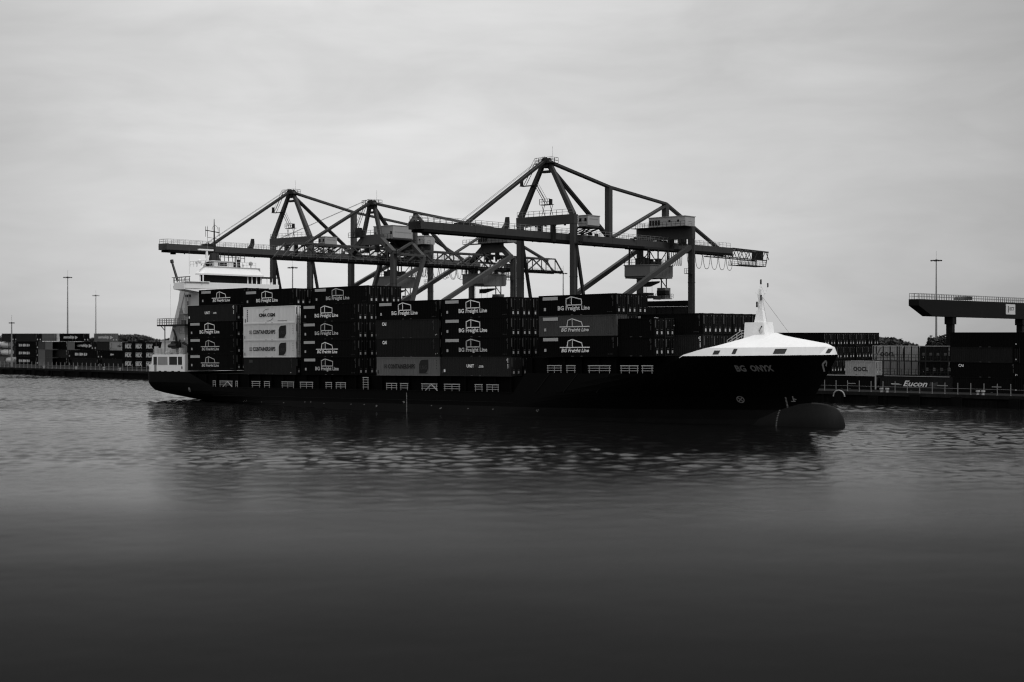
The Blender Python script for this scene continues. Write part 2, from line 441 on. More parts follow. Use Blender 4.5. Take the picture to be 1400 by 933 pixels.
LET = {}
def lettering(kind, L, H):
    if (kind, L, H) in LET: return LET[(kind, L, H)]
    g = MB(); y = -1.219 - .008; x0 = -L/2; k = H/2.896
    mats = [MARK, INK, CG, PLATE]
    def q(x, z, w, h, mi=0): g.add([(x, y, z), (x+w, y, z), (x+w, y, z+h), (x, y, z+h)], [(0,1,2,3)], mi)
    def number(x, mi=0):                                          # upright registration characters near the door end
        for i in range(9):
            if i != 4: q(x, 2.55*k - i*.17, .13, .125, mi)
        q(x-.16, 2.3*k, .1, .28, mi)
    if kind in ('block', 'line'):
        q(x0+.75, 2.22*k, 2.75, .46*k, 3); q(x0+.95, .72*k, .38, .42*k, 3)
        for i in range(3): q(L/2-1.5+.3*i, .34, .2, .07, 2)
        number(L/2-.62, 2)
        cx = x0 + 6.35
        if kind == 'block':
            P = [(-1.35,1.46),(-1.35,2.32),(-.45,2.62),(1.4,2.22),(1.4,1.46)]
            strip(g, [(cx+a, c*k) for a, c in P], .14, y, 0, True)
            strip(g, [(cx-.40, 1.46*k), (cx-.40, 2.58*k)], .14, y)
            strip(g, [(cx-.72, 1.56*k), (cx-.72, 2.40*k)], .05, y, 2); strip(g, [(cx-1.02, 1.56*k), (cx-1.02, 2.32*k)], .05, y, 2)
            text(g, 'BG Freight Line', cx-2.85, .56*k, 5.7, .80*k, y, .028)
        else:
            P = [(-1.25,1.42),(-1.1,2.2),(-.35,2.44),(1.35,1.95),(1.5,1.42)]
            strip(g, [(cx+a, c*k) for a, c in P], .13, y)
            for i in range(5): strip(g, [(cx-1.05+.16*i, 1.5*k), (cx-.98+.15*i, 2.2*k)], .07, y, 2)
            strip(g, [(cx-.3, 1.42*k), (cx-.3, 2.38*k)], .1, y)
            strip(g, [(cx-2.5, 1.32*k), (cx+2.7, 1.32*k)], .13, y)
            text(g, 'BG Freight Line', cx-2.3, .48*k, 4.9, .68*k, y, .03, .25)
    elif kind == 'unit':
        text(g, 'UNIT', x0+5.0, 1.28*k, 1.5, .50*k, y, .04); text(g, '45', x0+6.6, 1.30*k, .75, .46*k, y, .0, 0, 2)
        text(g, '.com', x0+7.4, 1.28*k, .95, .34*k, y, .02); q(x0+.3, .6*k, .34, .4); number(L/2-.62); number(L/2-.30, 2)
    elif kind == 'cai':
        text(g, 'CAI', x0+1.35, 2.0*k, .95, .56*k, y, .05); number(L/2-1.2, 2)
        q(L/2-.5, .5, .1, .1); q(L/2-.8, .4, .1, .1)
    elif kind == 'cma':
        text(g, 'CMA CGM', x0+4.2, 1.13*k, 4.25, .60*k, y, .06, 0, 1)
        for s in (0, 1):
            pts = []
            for i in range(9):
                a = math.radians(150 - i*9) if not s else math.radians(-30 - i*9)
                pts.append((x0+6.6 + 1.5*math.cos(a), 1.42*k + 1.02*k*math.sin(a)))
            strip(g, pts, .06, y, 1)
        for i in range(6): q(x0+1.0, 2.2*k-i*.36, .24, .2, 1)
        q(x0+.42, .25, .2, .62, 1); q(L/2-4.6, .36, 2.4, .07, 2)
    elif kind == 'ships':
        text(g, 'CONTAINERSHIPS', x0+2.6, 1.10*k, 5.9, .70*k, y, .03, 0, 1)
        strip(g, [(x0+1.7,1.2*k),(x0+1.7,1.68*k),(x0+2.3,1.68*k),(x0+2.3,1.2*k)], .08, y, 1, True); q(x0+1.92, 1.36*k, .18, .18, 1)
        P = [(9.4,.42),(9.4,1.75),(9.6,2.2),(9.95,2.44),(11.3,2.5),(11.3,1.1),(11.1,.7),(10.7,.45)]
        g.add([(x0+a, y+.002, c*k) for a, c in P], [tuple(range(len(P)-1, -1, -1))], 1)
        text(g, 'LNG', x0+9.7, 1.0*k, 1.3, .6*k, y-.004, .0, 0, 2)
        q(x0+.3, .3, .16, .55, 1); q(L/2-4.4, .36, 1.9, .07, 2)
        for i in range(4): q(L/2-.7, 2.3*k-i*.4, .12, .12, 1)
    elif kind == 'plain':
        q(x0+1.5, 2.0*k, .95, .5*k, 2); q(L/2-1.3, .3, .12, .1); number(L/2-1.1, 2)
    elif kind == 'bare':
        number(L/2-.55, 0); q(x0+.5, .5, .2, .2)
    elif kind == 'plate':
        number(L/2-.62, 2)
    elif kind == 'oocl':
        text(g, 'OOCL', x0+1.6, .82*k, 2.9, .9*k, y, .03, 0, 1)
    elif kind == 'eucon':
        text(g, 'Eucon', x0+4.5, .85*k, 4.6, 1.15*k, y, .02, .35)
        P = [(9.4,1.0),(9.6,1.8),(10.3,1.65),(11.0,1.85),(11.0,1.05),(10.2,.9)]
        g.add([(x0+a, y, c*k) for a, c in P], [tuple(range(len(P)))], 2); q(x0+2.2, 1.2*k, 1.6, .14)
    elif kind == 'samskip':
        text(g, 'samskip', x0+2.4, .8*k, 6.2, 1.35*k, y, .05)
        g.add([(x0+9.1,y,.8*k),(x0+10.9,y,1.45*k),(x0+9.1,y,2.1*k)], [(0,1,2)], 0)
    elif kind == 'band':
        for i, w_ in enumerate((1.0,.7,1.2,.8,.9,.6)): q(x0+1.8+1.22*i, (.95+.07*(i%2))*k, w_, (.95-.14*(i%2))*k, 0)
    elif kind == 'tag':
        P = [(-.3,.9),(-.3,2.1),(2.9,2.1),(2.9,.9)]
        text(g, 'MLX', x0+1.5, .8*k, 3.2, 1.25*k, y, .08); q(x0+1.5, 2.15*k, 3.2, .14)
    elif kind == 'small':
        q(x0+4.2, 1.2*k, .8, .6*k); q(x0+5.1, 1.3*k, .9, .4*k)
    me = g.mesh('lettering', mats); LET[(kind, L, H)] = me
    return me
ALL_LABELS = {}
def container(M, L, H, paint, label, group, letters=None, doors=True, doorpaint=None, cat='shipping container'):
    body, door = container_meshes(L, H)
    c = put('shipping_container', body, None, M, [paint, LINE])
    tag(c, label, cat, group)
    if label in ALL_LABELS: print('DUPLICATE LABEL', label)
    ALL_LABELS[label] = 1
    if doors:
        dp = doorpaint or (DOORB if paint in (CB, CB2) else paint)
        for s in (0, 1):
            mm = Matrix.Translation((L/2, .006 if not s else -.006 - (1.219-.17), 0))
            put('door', door[s], c, mm, [dp, BAR, PLATE, LINE])
    if letters:
        lt = put('lettering', lettering(letters, L, H), c)
        if group != SC:
            lt.material_slots[0].link = 'OBJECT'; lt.material_slots[0].material = MARK_B if letters in ('eucon', 'cai') else MARK_C
        elif letters in ('block', 'line', 'bare', 'plate'):
            lt.material_slots[0].link = 'OBJECT'; lt.material_slots[0].material = random.choice((MARK, MARK, MARK_B, MARK_C))
    return c

# ------------------------------------------------------------------ the ship (l from the stern, w across with the near side negative, h from the keel line's water plane)
SHIP_U0, SHIP_V, TRIM = -224.6, 167.2, .0125
LC = 68.0
SHIP_M = site(SHIP_U0 + LC, SHIP_V, 0) @ Matrix.Rotation(-TRIM, 4, 'Y')
def S(l, w, h): return (l - LC, w, h)
def ship_px(l, w, h):
    p = SHIP_M @ Vector(S(l, w, h)); return CX + F_PX * p.x / p.y, HOR + F_PX * (CAM_H - p.z) / p.y
def l_at(px, wf, h):                    # station on the near side that the sight line px meets
    a, c = -10.0, 140.0
    for _ in range(50):
        mid = (a + c) / 2
        if ship_px(mid, wf(mid) if callable(wf) else wf, h)[0] < px: a = mid
        else: c = mid
    return a
def h_at(py, l, w):
    a, c = -10.0, 60.0
    for _ in range(50):
        mid = (a + c) / 2
        if ship_px(l, w, mid)[1] > py: a = mid
        else: c = mid
    return a
def interp(x, pts):
    if x <= pts[0][0]: return pts[0][1]
    for (a, c), (d, e) in zip(pts[:-1], pts[1:]):
        if x <= d: return c + (e - c) * (x - a) / (d - a)
    return pts[-1][1]
HB = 11.2
def l_fwd(h): return interp(h, [(-3,131),(0,131.4),(2,132.1),(3,132.7),(5,134.0),(7,135.3),(8.6,136.2)])
def l_aft(h): return interp(h, [(-3,22),(0,12.5),(.85,9.5),(1.7,5),(2.1,2.4),(2.6,.7),(3.3,.15),(3.9,0)])
def a_half(h): return interp(h, [(-3,.5),(0,4.0),(.85,6.8),(1.7,8.8),(2.6,10.2),(3.9,11.1)])
def half(l, h):
    E = interp(h, [(-3,48),(0,44),(3,36),(6,27),(8.6,20)]); p = interp(h, [(-3,1.7),(3,1.9),(8.6,2.5)])
    d = max(0.0, l_fwd(h) - l) / E
    f = 1.0 if d >= 1 else 1 - (1 - d) ** p
    a = max(0.0, l - l_aft(h)) / 28.0
    q = HB if a >= 1 else a_half(h) + (HB - a_half(h)) * (1 - (1 - a) ** 2)
    r = max(0.0, l - l_aft(h))
    if r < 1.2: q -= .6 * (1 - math.sqrt(max(0, 1 - (1 - r/1.2) ** 2)))
    return max(.02, q * f)
def h_top(L): return interp(L, [(0,6.05),(12.6,6.05),(20,3.4),(90.3,3.4),(92.6,6.2),(115,6.2),(119.6,8.55),(137,8.6)])
ship = empty('container_ship', SHIP_M)
tag(ship, 'long black container ship with white wheelhouse and white foredeck, laden with stacked boxes', 'container ship')
def P_hull(L, h):
    if L < 20: l = l_aft(h) + (20 - l_aft(h)) * (L / 20)
    elif L > 110: l = 110 + (l_fwd(h) - 110) * ((L - 110) / 26.2)
    else: l = L
    return l, half(l, h)
hb = MB()
Ls = [0,.15,.4,.8,1.2,2,3.5,5,7,9,11,12.6,14,16,18,20] + list(range(23, 90, 4)) + [90.3,91.5,92.6,95,98,102,106,110,113,115,116,117,118,119,119.6,121,123,125,127,129,130.5,132,133,134,134.8,135.4,135.8,136.2]
FR = [-3,-1.5,-.5,0,.5,.85,1.3,1.7,2.1,2.6,3.05,3.4]
NV = len(FR) + 4
for sgn in (-1, 1):
    vs = []
    for L in Ls:
        ht = h_top(L)
        for h in FR + [3.4 + (ht-3.4)*k/4 for k in (1,2,3,4)]:
            l, bb = P_hull(L, h); vs.append(S(l, sgn*bb, h))
    fs = []; ms = []
    for i in range(len(Ls)-1):
        for j in range(NV-1):
            if j >= len(FR)-1 and h_top(Ls[i]) < 3.41 and h_top(Ls[i+1]) < 3.41: continue
            q = (i*NV+j, (i+1)*NV+j, (i+1)*NV+j+1, i*NV+j+1)
            fs.append(q if sgn < 0 else q[::-1]); ms.append(1 if j < 6 else 0)
    k = len(hb.v); hb.v += vs; hb.f += [tuple(a+k for a in q) for q in fs]; hb.m += ms
half_n = len(Ls) * NV
for j in range(NV-1): hb.f.append((j, j+1, half_n+j+1, half_n+j)); hb.m.append(0)
# rubbing strake and deck edge moulding
for a, c in zip(range(20, 90, 5), range(25, 95, 5)):
    hb.box(a-LC, c-LC, -HB-.10, -HB-.005, 3.30, 3.42, 0); hb.box(a-LC, c-LC, HB+.005, HB+.10, 3.30, 3.42, 0)
    hb.box(a-LC, c-LC, -HB-.05, -HB-.004, 1.9, 1.97, 1)
for l in (94.5, 99.5, 105):                                       # slanting bulwark stays
    hb.beam(S(l, -half(l,3.5)-.02, 3.5), S(l+2.6, -half(l+2.6,6.1)-.02, 6.15), .09, .09, 1)
obj('hull', hb, [HULL, ANTI], ship)
db = MB(); n = len(Ls)
vs = []; fs = []
for L in Ls:
    hh = min(h_top(L)-.35, 5.6) if h_top(L) > 3.5 else 3.36
    l, bb = P_hull(L, hh); vs += [S(l, -bb+.03, hh), S(l, bb-.03, hh)]
for i in range(n-1): fs.append((2*i, 2*i+2, 2*i+3, 2*i+1))
db.add(vs, fs); obj('deck', db, DARKS, ship)
# bulb
bb_ = MB(); vs = []; NS = 20
Lb = [116,119,122,125,128,130.5,132.5,133.6,134.6,135.4,136.0,136.4,136.7,136.88]
for i, l in enumerate(Lb):
    t = max(0, (l-131.5)/(136.9-131.5)); r = (1 - t**4.2) ** .5
    g0 = interp(l, [(116,.55),(124,.85),(130,1.0),(140,1.0)])
    for k in range(NS):
        a = 2*math.pi*k/NS
        vs.append(S(l, 2.15*r*interp(l, [(116,1.15),(122,1.25),(125,1.24),(127,1.14),(129,1.04),(131,1.0)])*math.cos(a), -.75 + interp(l, [(116,2.4),(126,2.85),(131,3.02),(140,3.02)])*r*math.sin(a)))
fs = [(i*NS+k, i*NS+(k+1)%NS, (i+1)*NS+(k+1)%NS, (i+1)*NS+k) for i in range(len(Lb)-1) for k in range(NS)]
fs.append(tuple(range((len(Lb)-1)*NS, len(Lb)*NS))); bb_.add(vs, fs)
obj('bulbous_bow', bb_, mat('bulb_paint', .0098, .6, .25, .3, .05, .35), ship, smooth=True)
# coamings under the stacks
cb = MB()
cb.box(12.8-LC, 91.5-LC, -HB+1.0, HB-1.0, 3.36, 5.6)
cb.box(92-LC, 116-LC, -7.5, 7.5, 3.4, 8.45); cb.box(92-LC, 108.4-LC, -HB+1.1, HB-1.1, 3.4, 8.40)
for l in range(14, 92, 3): cb.box(l-LC, l+.35-LC, -HB+.62, -HB+.99, 3.38, 5.55)
for l in range(93, 109, 3): cb.box(l-LC, l+.3-LC, -HB+.7, -HB+1.09, 5.2, 8.35)
obj('hatch_coaming', cb, DARKS, ship)

# side rails
def side_rail(p0, p1, h0, x_brace=False, hh=1.02, tall=0):
    w = lambda l: -half(l, h0) + .06
    a, c = l_at(p0, w, h0+.5), l_at(p1, w, h0+.5); g = MB()
    H_ = tall or hh
    nb = 3 if not tall else 5
    for j in range(nb):
        z = h0 + H_ * (j+1) / nb; g.beam(S(a, w(a), z), S(c, w(c), z), .05, .07 if j < nb-1 else .12)
    n_ = max(1, round((c-a)/1.6))
    for i in range(n_+1):
        x = a + (c-a)*(i+.12)/(n_+.24); g.beam(S(x, w(x), h0), S(x, w(x), h0+H_), .055, .055)
    if x_brace:
        m_ = (a+c)/2 + .5; g.beam(S(m_-1.3, w(m_)-.05, h0), S(m_, w(m_)-.05, h0+.95), .1, .12); g.beam(S(m_+1.3, w(m_)-.05, h0), S(m_, w(m_)-.05, h0+.95), .1, .12)
    obj('railing', g, RAILW, ship)
for r in [(291,295),(300,318,1),(322,325),(344,356),(361,369),(385,402),(410,428),(445,454),(459,473),(528,543),(547,558),(576,598,1),(607,629),(649,660),(665,682)]:
    side_rail(r[0], r[1], 3.42, len(r) > 2)
side_rail(496, 504, 3.42, tall=1.9)
for r in [(748,768),(774,787),(804,835),(848,873),(877,893)]: side_rail(r[0], r[1], 6.25)

# white foredeck (whaleback), its ports, house and mast
wb = MB(); st = []
FW = [119.0,119.6,121,122.2,123,124.6,126,127.2,128,130,132,133.5,134.6,135.3,135.75,136.0]
def band(l): return interp(l, [(119.0,.03),(119.6,.15),(122.6,1.05),(135.3,1.05),(136.0,.98)])
def ridge(l): return interp(l, [(119.0,.06),(119.6,.4),(122.4,1.75),(124.2,2.95),(127.2,3.0),(128.2,2.6),(135.3,1.35),(136,1.0)])
for l in FW:
    h0 = max(h_top(l), 8.3) if l < 119.6 else 8.56
    bo = half(l, h0) + .05; bi = max(.05, bo - .42*band(l)/1.05)
    st.append([S(l, -bo, h0), S(l-.25*(l>135), -bi, h0+band(l)), S(l-.3*(l>135), -bi*.45, h0+band(l)+(ridge(l)-band(l))*.62), S(l-.35*(l>135), 0, h0+ridge(l)), S(l-.3*(l>135), bi*.45, h0+band(l)+(ridge(l)-band(l))*.62), S(l-.25*(l>135), bi, h0+band(l)), S(l, bo, h0)])
vs = [p for s_ in st for p in s_]; fs = []
for i in range(len(st)-1):
    for j in range(6): fs.append((i*7+j, (i+1)*7+j, (i+1)*7+j+1, i*7+j+1))
fs.append(tuple(range(6, -1, -1))); fs.append(tuple((len(st)-1)*7+k for k in range(7)))
wb.add(vs, fs); fore = obj('foredeck', wb, mat('foredeck_paint', .70, .45, .05, .35, .25, .07), ship)
def port(p0, p1, q0, q1, slant=.15):
    out = lambda l, h: -(half(l, 8.56) + .05 - .42*(h-8.56)/1.05) - .03
    la, lb2 = l_at(p0, lambda l: out(l, 9.0), 9.0), l_at(p1, lambda l: out(l, 9.0), 9.0)
    ha, hbb = h_at(q1, la, out(la, 9)), h_at(q0, la, out(la, 9)); g = MB()
    P = [(la, ha), (lb2, ha), (lb2+slant, hbb), (la+slant, hbb)]
    g.add([S(l, out(l, h), h) for l, h in P] + [S(l, out(l, h)+.2, h) for l, h in P], [(0,1,2,3),(0,4,5,1),(1,5,6,2),(2,6,7,3),(3,7,4,0)])
    obj('port_opening', g, BLACK, fore)
port(974.5,982.5,479.5,484.7); port(1000.5,1005.5,477.2,484.2); port(1057,1073,477.2,484); port(1129,1134.5,477,483)
mh = MB(); mh.prism([(-1.5,-1.25),(1.5,-1.25),(1.5,1.25),(-1.5,1.25)], 'z', 0, 1)
lm = l_at(1040, 0.0, 12.5)
hp = MB()
def frus(g, l0, l1, w0, h0, m0, m1, w1, h1, mi=0):
    vs = [S(l0,-w0,h0),S(l1,-w0,h0),S(l1,w0,h0),S(l0,w0,h0),S(m0,-w1,h1),S(m1,-w1,h1),S(m1,w1,h1),S(m0,w1,h1)]
    g.add(vs, [(0,3,2,1),(4,5,6,7),(0,1,5,4),(1,2,6,5),(2,3,7,6),(3,0,4,7)], mi)
hm0, hm1, hm2, hm3 = h_at(461, lm, 0), h_at(441, lm, 0), h_at(425, lm, 0), h_at(396, lm, 0)
frus(hp, lm-1.9, lm+1.5, 1.35, hm0-.8, lm-1.75, lm+1.15, 1.2, hm1)
obj('mast_house', hp, WHITE, ship)
fm_ = MB()
frus(fm_, lm-.75, lm+.75, .42, hm1, lm-.42, lm+.45, .3, hm2)
frus(fm_, lm-.26, lm+.36, .26, hm2, lm-.14, lm+.28, .2, hm3)
for s in (-1, 1): fm_.tube([S(lm+.1, s*.18, hm2+.2), S(lm+.1+s*.25, s*.5, hm3-.6), S(lm+.05, s*.25, hm3+.4)], .06, 5)
fm_.beam(S(lm-.35, -.6, hm3-.5), S(lm+.5, .6, hm3-.5), .1, .1); fm_.beam(S(lm+.1,-.45,hm2+1.4), S(lm+.1,.45,hm2+1.4), .1, .1)
fm_.tube([S(lm+.1,0,hm3-.1), S(lm+.1,0,hm3+1.0)], .05, 5)
fm_.tube([S(lm+.5,.5,hm3-.5), S(lm+.75,.7,hm3+.5)], .04, 5)
fmo = obj('foremast', fm_, WHITE, ship)
g = MB(); g.tube([S(lm+.1,0,hm3+.7), S(lm+.1,0,hm3+1.35)], .12, 8); obj('lantern', g, BLACK, fmo)
g = MB(); g.tube([S(lm+.75,.7,hm3+.3), S(lm+.75,.7,hm3+.85)], .1, 8); obj('lantern', g, BLACK, fmo)
for zz, dl in ((hm3-2.4,-.3),(hm3-1.5,.35)):
    g = MB(); g.box(lm+dl-.09-LC, lm+dl+.09-LC, -.5, -.34, zz, zz+.75); obj('floodlight', g, BLACK, fmo)
g = MB(); g.ball(S(lm+.75, -1.3, hm1-1.1), .32, .12, .42, 12, 8); obj('bell', g, OFFW, fmo)
g = MB(); g.beam(S(lm+.62, -1.27, hm1-1.2), S(lm+.95, -1.27, hm1-.5), .3, .06); obj('mast_bracket', g, BLACK, ship)
g = MB(); g.tube([S(lm+.3,0,hm3-1), S(lm+4.3,0,11.5)], .025, 4); g.tube([S(lm+.3,0,hm3-1), S(lm+1.6,-1,hm1-.3)], .02, 4); obj('stay_wire', g, STEEL, ship)
g = MB(); g.rail([S(lm-4.3,-1.6,hm0-1.5), S(lm-2.0,-1.6,hm0-.2), S(lm-2.0,1.6,hm0-.2)], 1.1, .8, .035, 3); obj('mast_railing', g, OFFW, ship)

# hull lettering and marks follow the plating
def on_hull(l, h): return S(l, -half(l, h) - .025, h)
la, lb2 = l_at(1004.5, lambda l: -half(l, 7.0), 7.0), l_at(1056.5, lambda l: -half(l, 7.0), 7.0)
hA, hB_ = h_at(508.6, la, -half(la, 7)), h_at(499.6, la, -half(la, 7))
g = MB(); text(g, 'BG', la, hA, (lb2-la)*.29, hB_-hA, 0, .04, .1, fn=on_hull); text(g, 'ONYX', la+(lb2-la)*.41, hA, (lb2-la)*.59, hB_-hA, 0, .04, .1, fn=on_hull)
obj('name_lettering', g, MARKD, ship)
def hull_px(px, py):
    l = 100.0; h = 4.0
    for _ in range(6):
        l = l_at(px, lambda q: -half(q, h), h); h = h_at(py, l, -half(l, h))
    return l, h
def hull_line(g, pts, t, mi=0):
    for (a, c), (d, e) in zip(pts[:-1], pts[1:]):
        n_ = max(1, int(math.hypot(d-a, e-c)/.6)); L_ = math.hypot(d-a, e-c); nx, nz = -(e-c)/L_*t/2, (d-a)/L_*t/2
        for i in range(n_):
            p = (a+(d-a)*i/n_, c+(e-c)*i/n_); q = (a+(d-a)*(i+1)/n_, c+(e-c)*(i+1)/n_)
            g.add([on_hull(p[0]+nx,p[1]+nz), on_hull(p[0]-nx,p[1]-nz), on_hull(q[0]-nx,q[1]-nz), on_hull(q[0]+nx,q[1]+nz)], [(0,1,2,3)], mi)
g = MB(); l0, h0 = hull_px(1012.5, 546.5)
ring = [(l0+.42*math.cos(math.pi*k/10), h0+.42*math.sin(math.pi*k/10)) for k in range(21)]
hull_line(g, ring, .1); hull_line(g, [(l0-.3,h0-.3),(l0+.3,h0+.3)], .1); hull_line(g, [(l0-.3,h0+.3),(l0+.3,h0-.3)], .1)
obj('thruster_mark', g, MARKD, ship)
g = MB(); l0, h0 = hull_px(1084.5, 545.5)
hull_line(g, [(l0,h0+.35),(l0,h0-.25),(l0+.2,h0-.35),(l0-.3,h0-.35)], .11); hull_line(g, [(l0,h0),(l0+.35,h0-.1)], .1)
obj('bulb_mark', g, MARKD, ship)
g = MB()
for i in range(9):
    l0, h0 = hull_px(1074 + i*.45, 543.5 + i*1.9); hull_line(g, [(l0-.1,h0),(l0+.1,h0)], .1)
obj('draught_marking', g, MARKD, ship)
g = MB()
for i in range(13):
    l = 128.6 - .02*i; h = 1.9 - i*.22; a = math.asin(max(-1, min(1, (h+.75)/2.95)))
    r_ = 2.15*1.07*math.cos(a)+.04; g.box(l-.1-LC, l+.1-LC, -r_-.02, -r_, h-.045, h+.045)
obj('draught_marking', g, MARKD, ship)
g = MB(); l0, h0 = hull_px(556, 537); l1, h1 = hull_px(556, 564)
hull_line(g, [(l0,h0),(l0,h1)], .09)
for i in range(14): hull_line(g, [(l0-.12,h1+(h0-h1)*i/14),(l0+.12,h1+(h0-h1)*i/14)], .07)
obj('draught_marking', g, MARKD, ship)
g = MB(); l0, h0 = hull_px(259, 532.8)
g.add([on_hull(l0+.30*math.cos(math.pi*k/8), h0+.42*math.sin(math.pi*k/8)) for k in range(16)], [tuple(range(16))])
obj('stern_disc_mark', g, MARKD, ship)
g = MB(); rnd = random.Random(3)
for px, py, k in [(334,549.5,3),(338,548.5,2),(514,555.5,4),(552,550.5,4),(602,558,4),(735,562,3),(590,555,1),(640,559,1),(674,560,1),(425,550,1),(417,550,1),(443,552,1),(300,547,1),(358,550,1),(388,551,1),(480,553,1),(498,553.5,1)]:
    for i in range(k):
        l0, h0 = hull_px(px + rnd.uniform(-1.6,1.6)*(k>1), py + rnd.uniform(-1.3,1.3)*(k>1)); hull_line(g, [(l0-.10,h0),(l0+.12,h0+.05)], .1)
obj('waterline_marking', g, MARKD, ship)
g = MB(); l0, h0 = hull_px(1128.5, 500)
hull_line(g, [(l0-.3,h0-.8),(l0-.2,h0+.2),(l0+.25,h0+.65)], .16); hull_line(g, [(l0+.05,h0-.1),(l0+.25,h0+.5)], .1)
obj('anchor', g, MARKD, ship)

# stern house, accommodation tower, bridge
t_lad = l_at(254.5, -7.7, 15)
la0, la1 = l_at(206.5, -10.9, 7.5), l_at(252.5, -10.9, 7.5)
hs0, hs1 = 6.02, h_at(485.0, la0, -10.9)
dh = MB()
dh.prism([(la0-.15-LC,hs0),(la1-LC,hs0),(la1-LC,hs1),(la0+.45-LC,hs1)], 'y', -10.9, 10.4)
dh.prism([(la0-1.15-LC,hs0),(la0-.1-LC,hs0),(la0+.0-LC,hs0+1.25),(la0-1.0-LC,hs0+1.3)], 'y', -10.6, 10.2)
deckhouse = obj('deckhouse', dh, WHITE, ship)
for (p0, p1) in ((210,214.5),(216,229),(231.5,242),(243.5,248.8)):
    g = MB(); a, c = l_at(p0, -10.9, 7.9), l_at(p1, -10.9, 7.9); g.box(a-LC, c-LC, -10.93, -10.5, hs0+1.25, hs1-.42)
    obj('window', g, BLACK if p0 != 216 else CL, deckhouse)
g = MB(); a = l_at(211, -10.9, 7); g.box(a-LC, a+.7-LC, -10.92, -10.6, hs0+.06, hs0+1.2); obj('door', g, MARKD, deckhouse)
g = MB(); g.rail([S(la0+.6,-10.8,hs1), S(la1-.2,-10.8,hs1)], 1.0, .9, .025, 3); obj('railing', g, RAILW, deckhouse)
g = MB()
for s_ in (-.2, .2): g.beam(S(t_lad+s_, -7.72, 9.0), S(t_lad+s_, -7.72, 20.4), .05, .05)
for k in range(34): g.beam(S(t_lad-.2, -7.72, 9.2+k*.33), S(t_lad+.2, -7.72, 9.2+k*.33), .035, .035)
for zz in (13.0, 16.6): g.box(t_lad-1.0-LC, t_lad+2.2-LC, -8.5, -7.62, zz, zz+.08); g.rail([S(t_lad-1.0,-8.48,zz+.08), S(t_lad+2.2,-8.48,zz+.08)], 1.0, .8, .025, 2)
g.tube([S(t_lad+1.0,-7.8,9), S(t_lad+1.0,-7.8,20.3)], .09, 6); g.tube([S(t_lad+1.4,-7.8,9), S(t_lad+1.4,-7.8,16)], .06, 6)
obj('ladder', g, RAILW, ship)
g = MB()
for p0 in (217, 224.5, 234.5, 243):
    a = l_at(p0, -10.9, 6.2); g.box(a-LC, a+.75-LC, -10.94, -10.6, hs0-.02, hs0+.14)
for p0 in (202.3, 248.8):
    a = l_at(p0, -10.9, 7); g.ball(S(a, -10.92, hs0+.75), .17, .06, .3)
obj('scupper', g, BLACK, deckhouse)
# tower: open slanted buttress aft, solid block forward
tw = MB()
t_in = l_at(252.5, -7.6, 12)
tw.prism([(t_in-LC,hs1-.2),(11.9-LC,hs1-.2),(11.9-LC,20.9),(t_in-1.2-LC,20.9),(t_in-1.2-LC,18.6),(t_in-.5-LC,17.2),(t_in-LC,16.0)], 'y', -7.6, 9.4)
b0, b1 = l_at(230.5, -7.6, 11), l_at(246.5, -7.6, 20)
tw.prism([(b0-LC,10.8),(b0+1.1-LC,10.8),(b1+1.6-LC,20.9),(b1+.05-LC,20.9),(b1-.35-LC,19.0)], 'y', -7.75, -5.2)
tw.prism([(b0-LC,10.8),(b0+1.1-LC,10.8),(b1+1.6-LC,20.9),(b1+.05-LC,20.9),(b1-.35-LC,19.0)], 'y', 6.9, 9.45)
obj_t = obj('accommodation_block', tw, OFFW, ship)
for (p0, p1, q0, q1) in ((253.5,261,403.5,406.5),(256.5,258.2,412,417.5)):
    g = MB(); a, c = l_at(p0, -7.6, 19), l_at(p1, -7.6, 19); ha, hb2 = h_at(q1, a, -7.6), h_at(q0, a, -7.6)
    g.box(a-LC, c-LC, -7.66, -7.5, ha, hb2); obj('window', g, BLACK, obj_t)
# lower structure with winch, drum and boat gear around the tower foot
lw = MB()
c0, c1 = l_at(222, -9, 10), l_at(243, -9, 10)
lw.prism([(c0-.5-LC,hs1),(c1-LC,hs1),(c1-.3-LC,11.4),(c0+.35-LC,11.6)], 'y', -9.3, -6.6)
lw.box(c0+.1-LC, c1-LC, -9.5, -6.4, 11.55, 11.75)
lw.box(l_at(211,-9.5,9.5)-LC, l_at(213,-9.5,9.5)-LC, -9.5, -8.9, hs1, hs1+1.5)
lw.ball(S(l_at(230,-9.8,9.4), -9.9, hs1+.3), 1.0, .5, .35)
for p0 in (215, 218, 246, 248): a = l_at(p0, -10, 9.5); lw.box(a-LC, a+.25-LC, -10.2, -9.7, hs1, hs1+1.2)
obj('mooring_gear_house', lw, OFFW, ship)
g = MB(); a = l_at(238, -10, 10); g.tube([S(a,-10.3,hs1+1.7), S(a,-8.9,hs1+1.7)], [.75,.75], 14); g.tube([S(a-1.1,-10.3,hs1+1.55), S(a+1.3,-10.3,hs1+1.65)], .35, 8)
a2 = l_at(252, -10, 10); g.tube([S(a2-.4,-10,hs1+2.1), S(a2+.6,-9.6,hs1+1.6), S(a2+.5,-9.6,hs1+.3)], .25, 7)
g.tube([S(a2-1.5,-10,hs1+1.7), S(a2-1.3,-10,hs1+2.7)], .14, 6)
obj('winch', g, BLACK, ship)
g = MB(); a = l_at(240.5, -9.5, 12); g.tube([S(a+.3,-9.6,hs1+2.2), S(a+.2,-9.6,hs1+3.2), S(a-.6,-9.6,hs1+4.6)], [.22,.2,.14], 6); obj('davit', g, BLACK, ship)
pf = MB(); p0, p1 = l_at(214.5, -10.9, 14), l_at(253, -10.9, 14); hp_ = h_at(446.5, p0, -10.9)
pf.box(p0-LC, p1-LC, -10.9, -6.5, hp_, hp_+.28)
platform = obj('platform', pf, CRANED, ship)
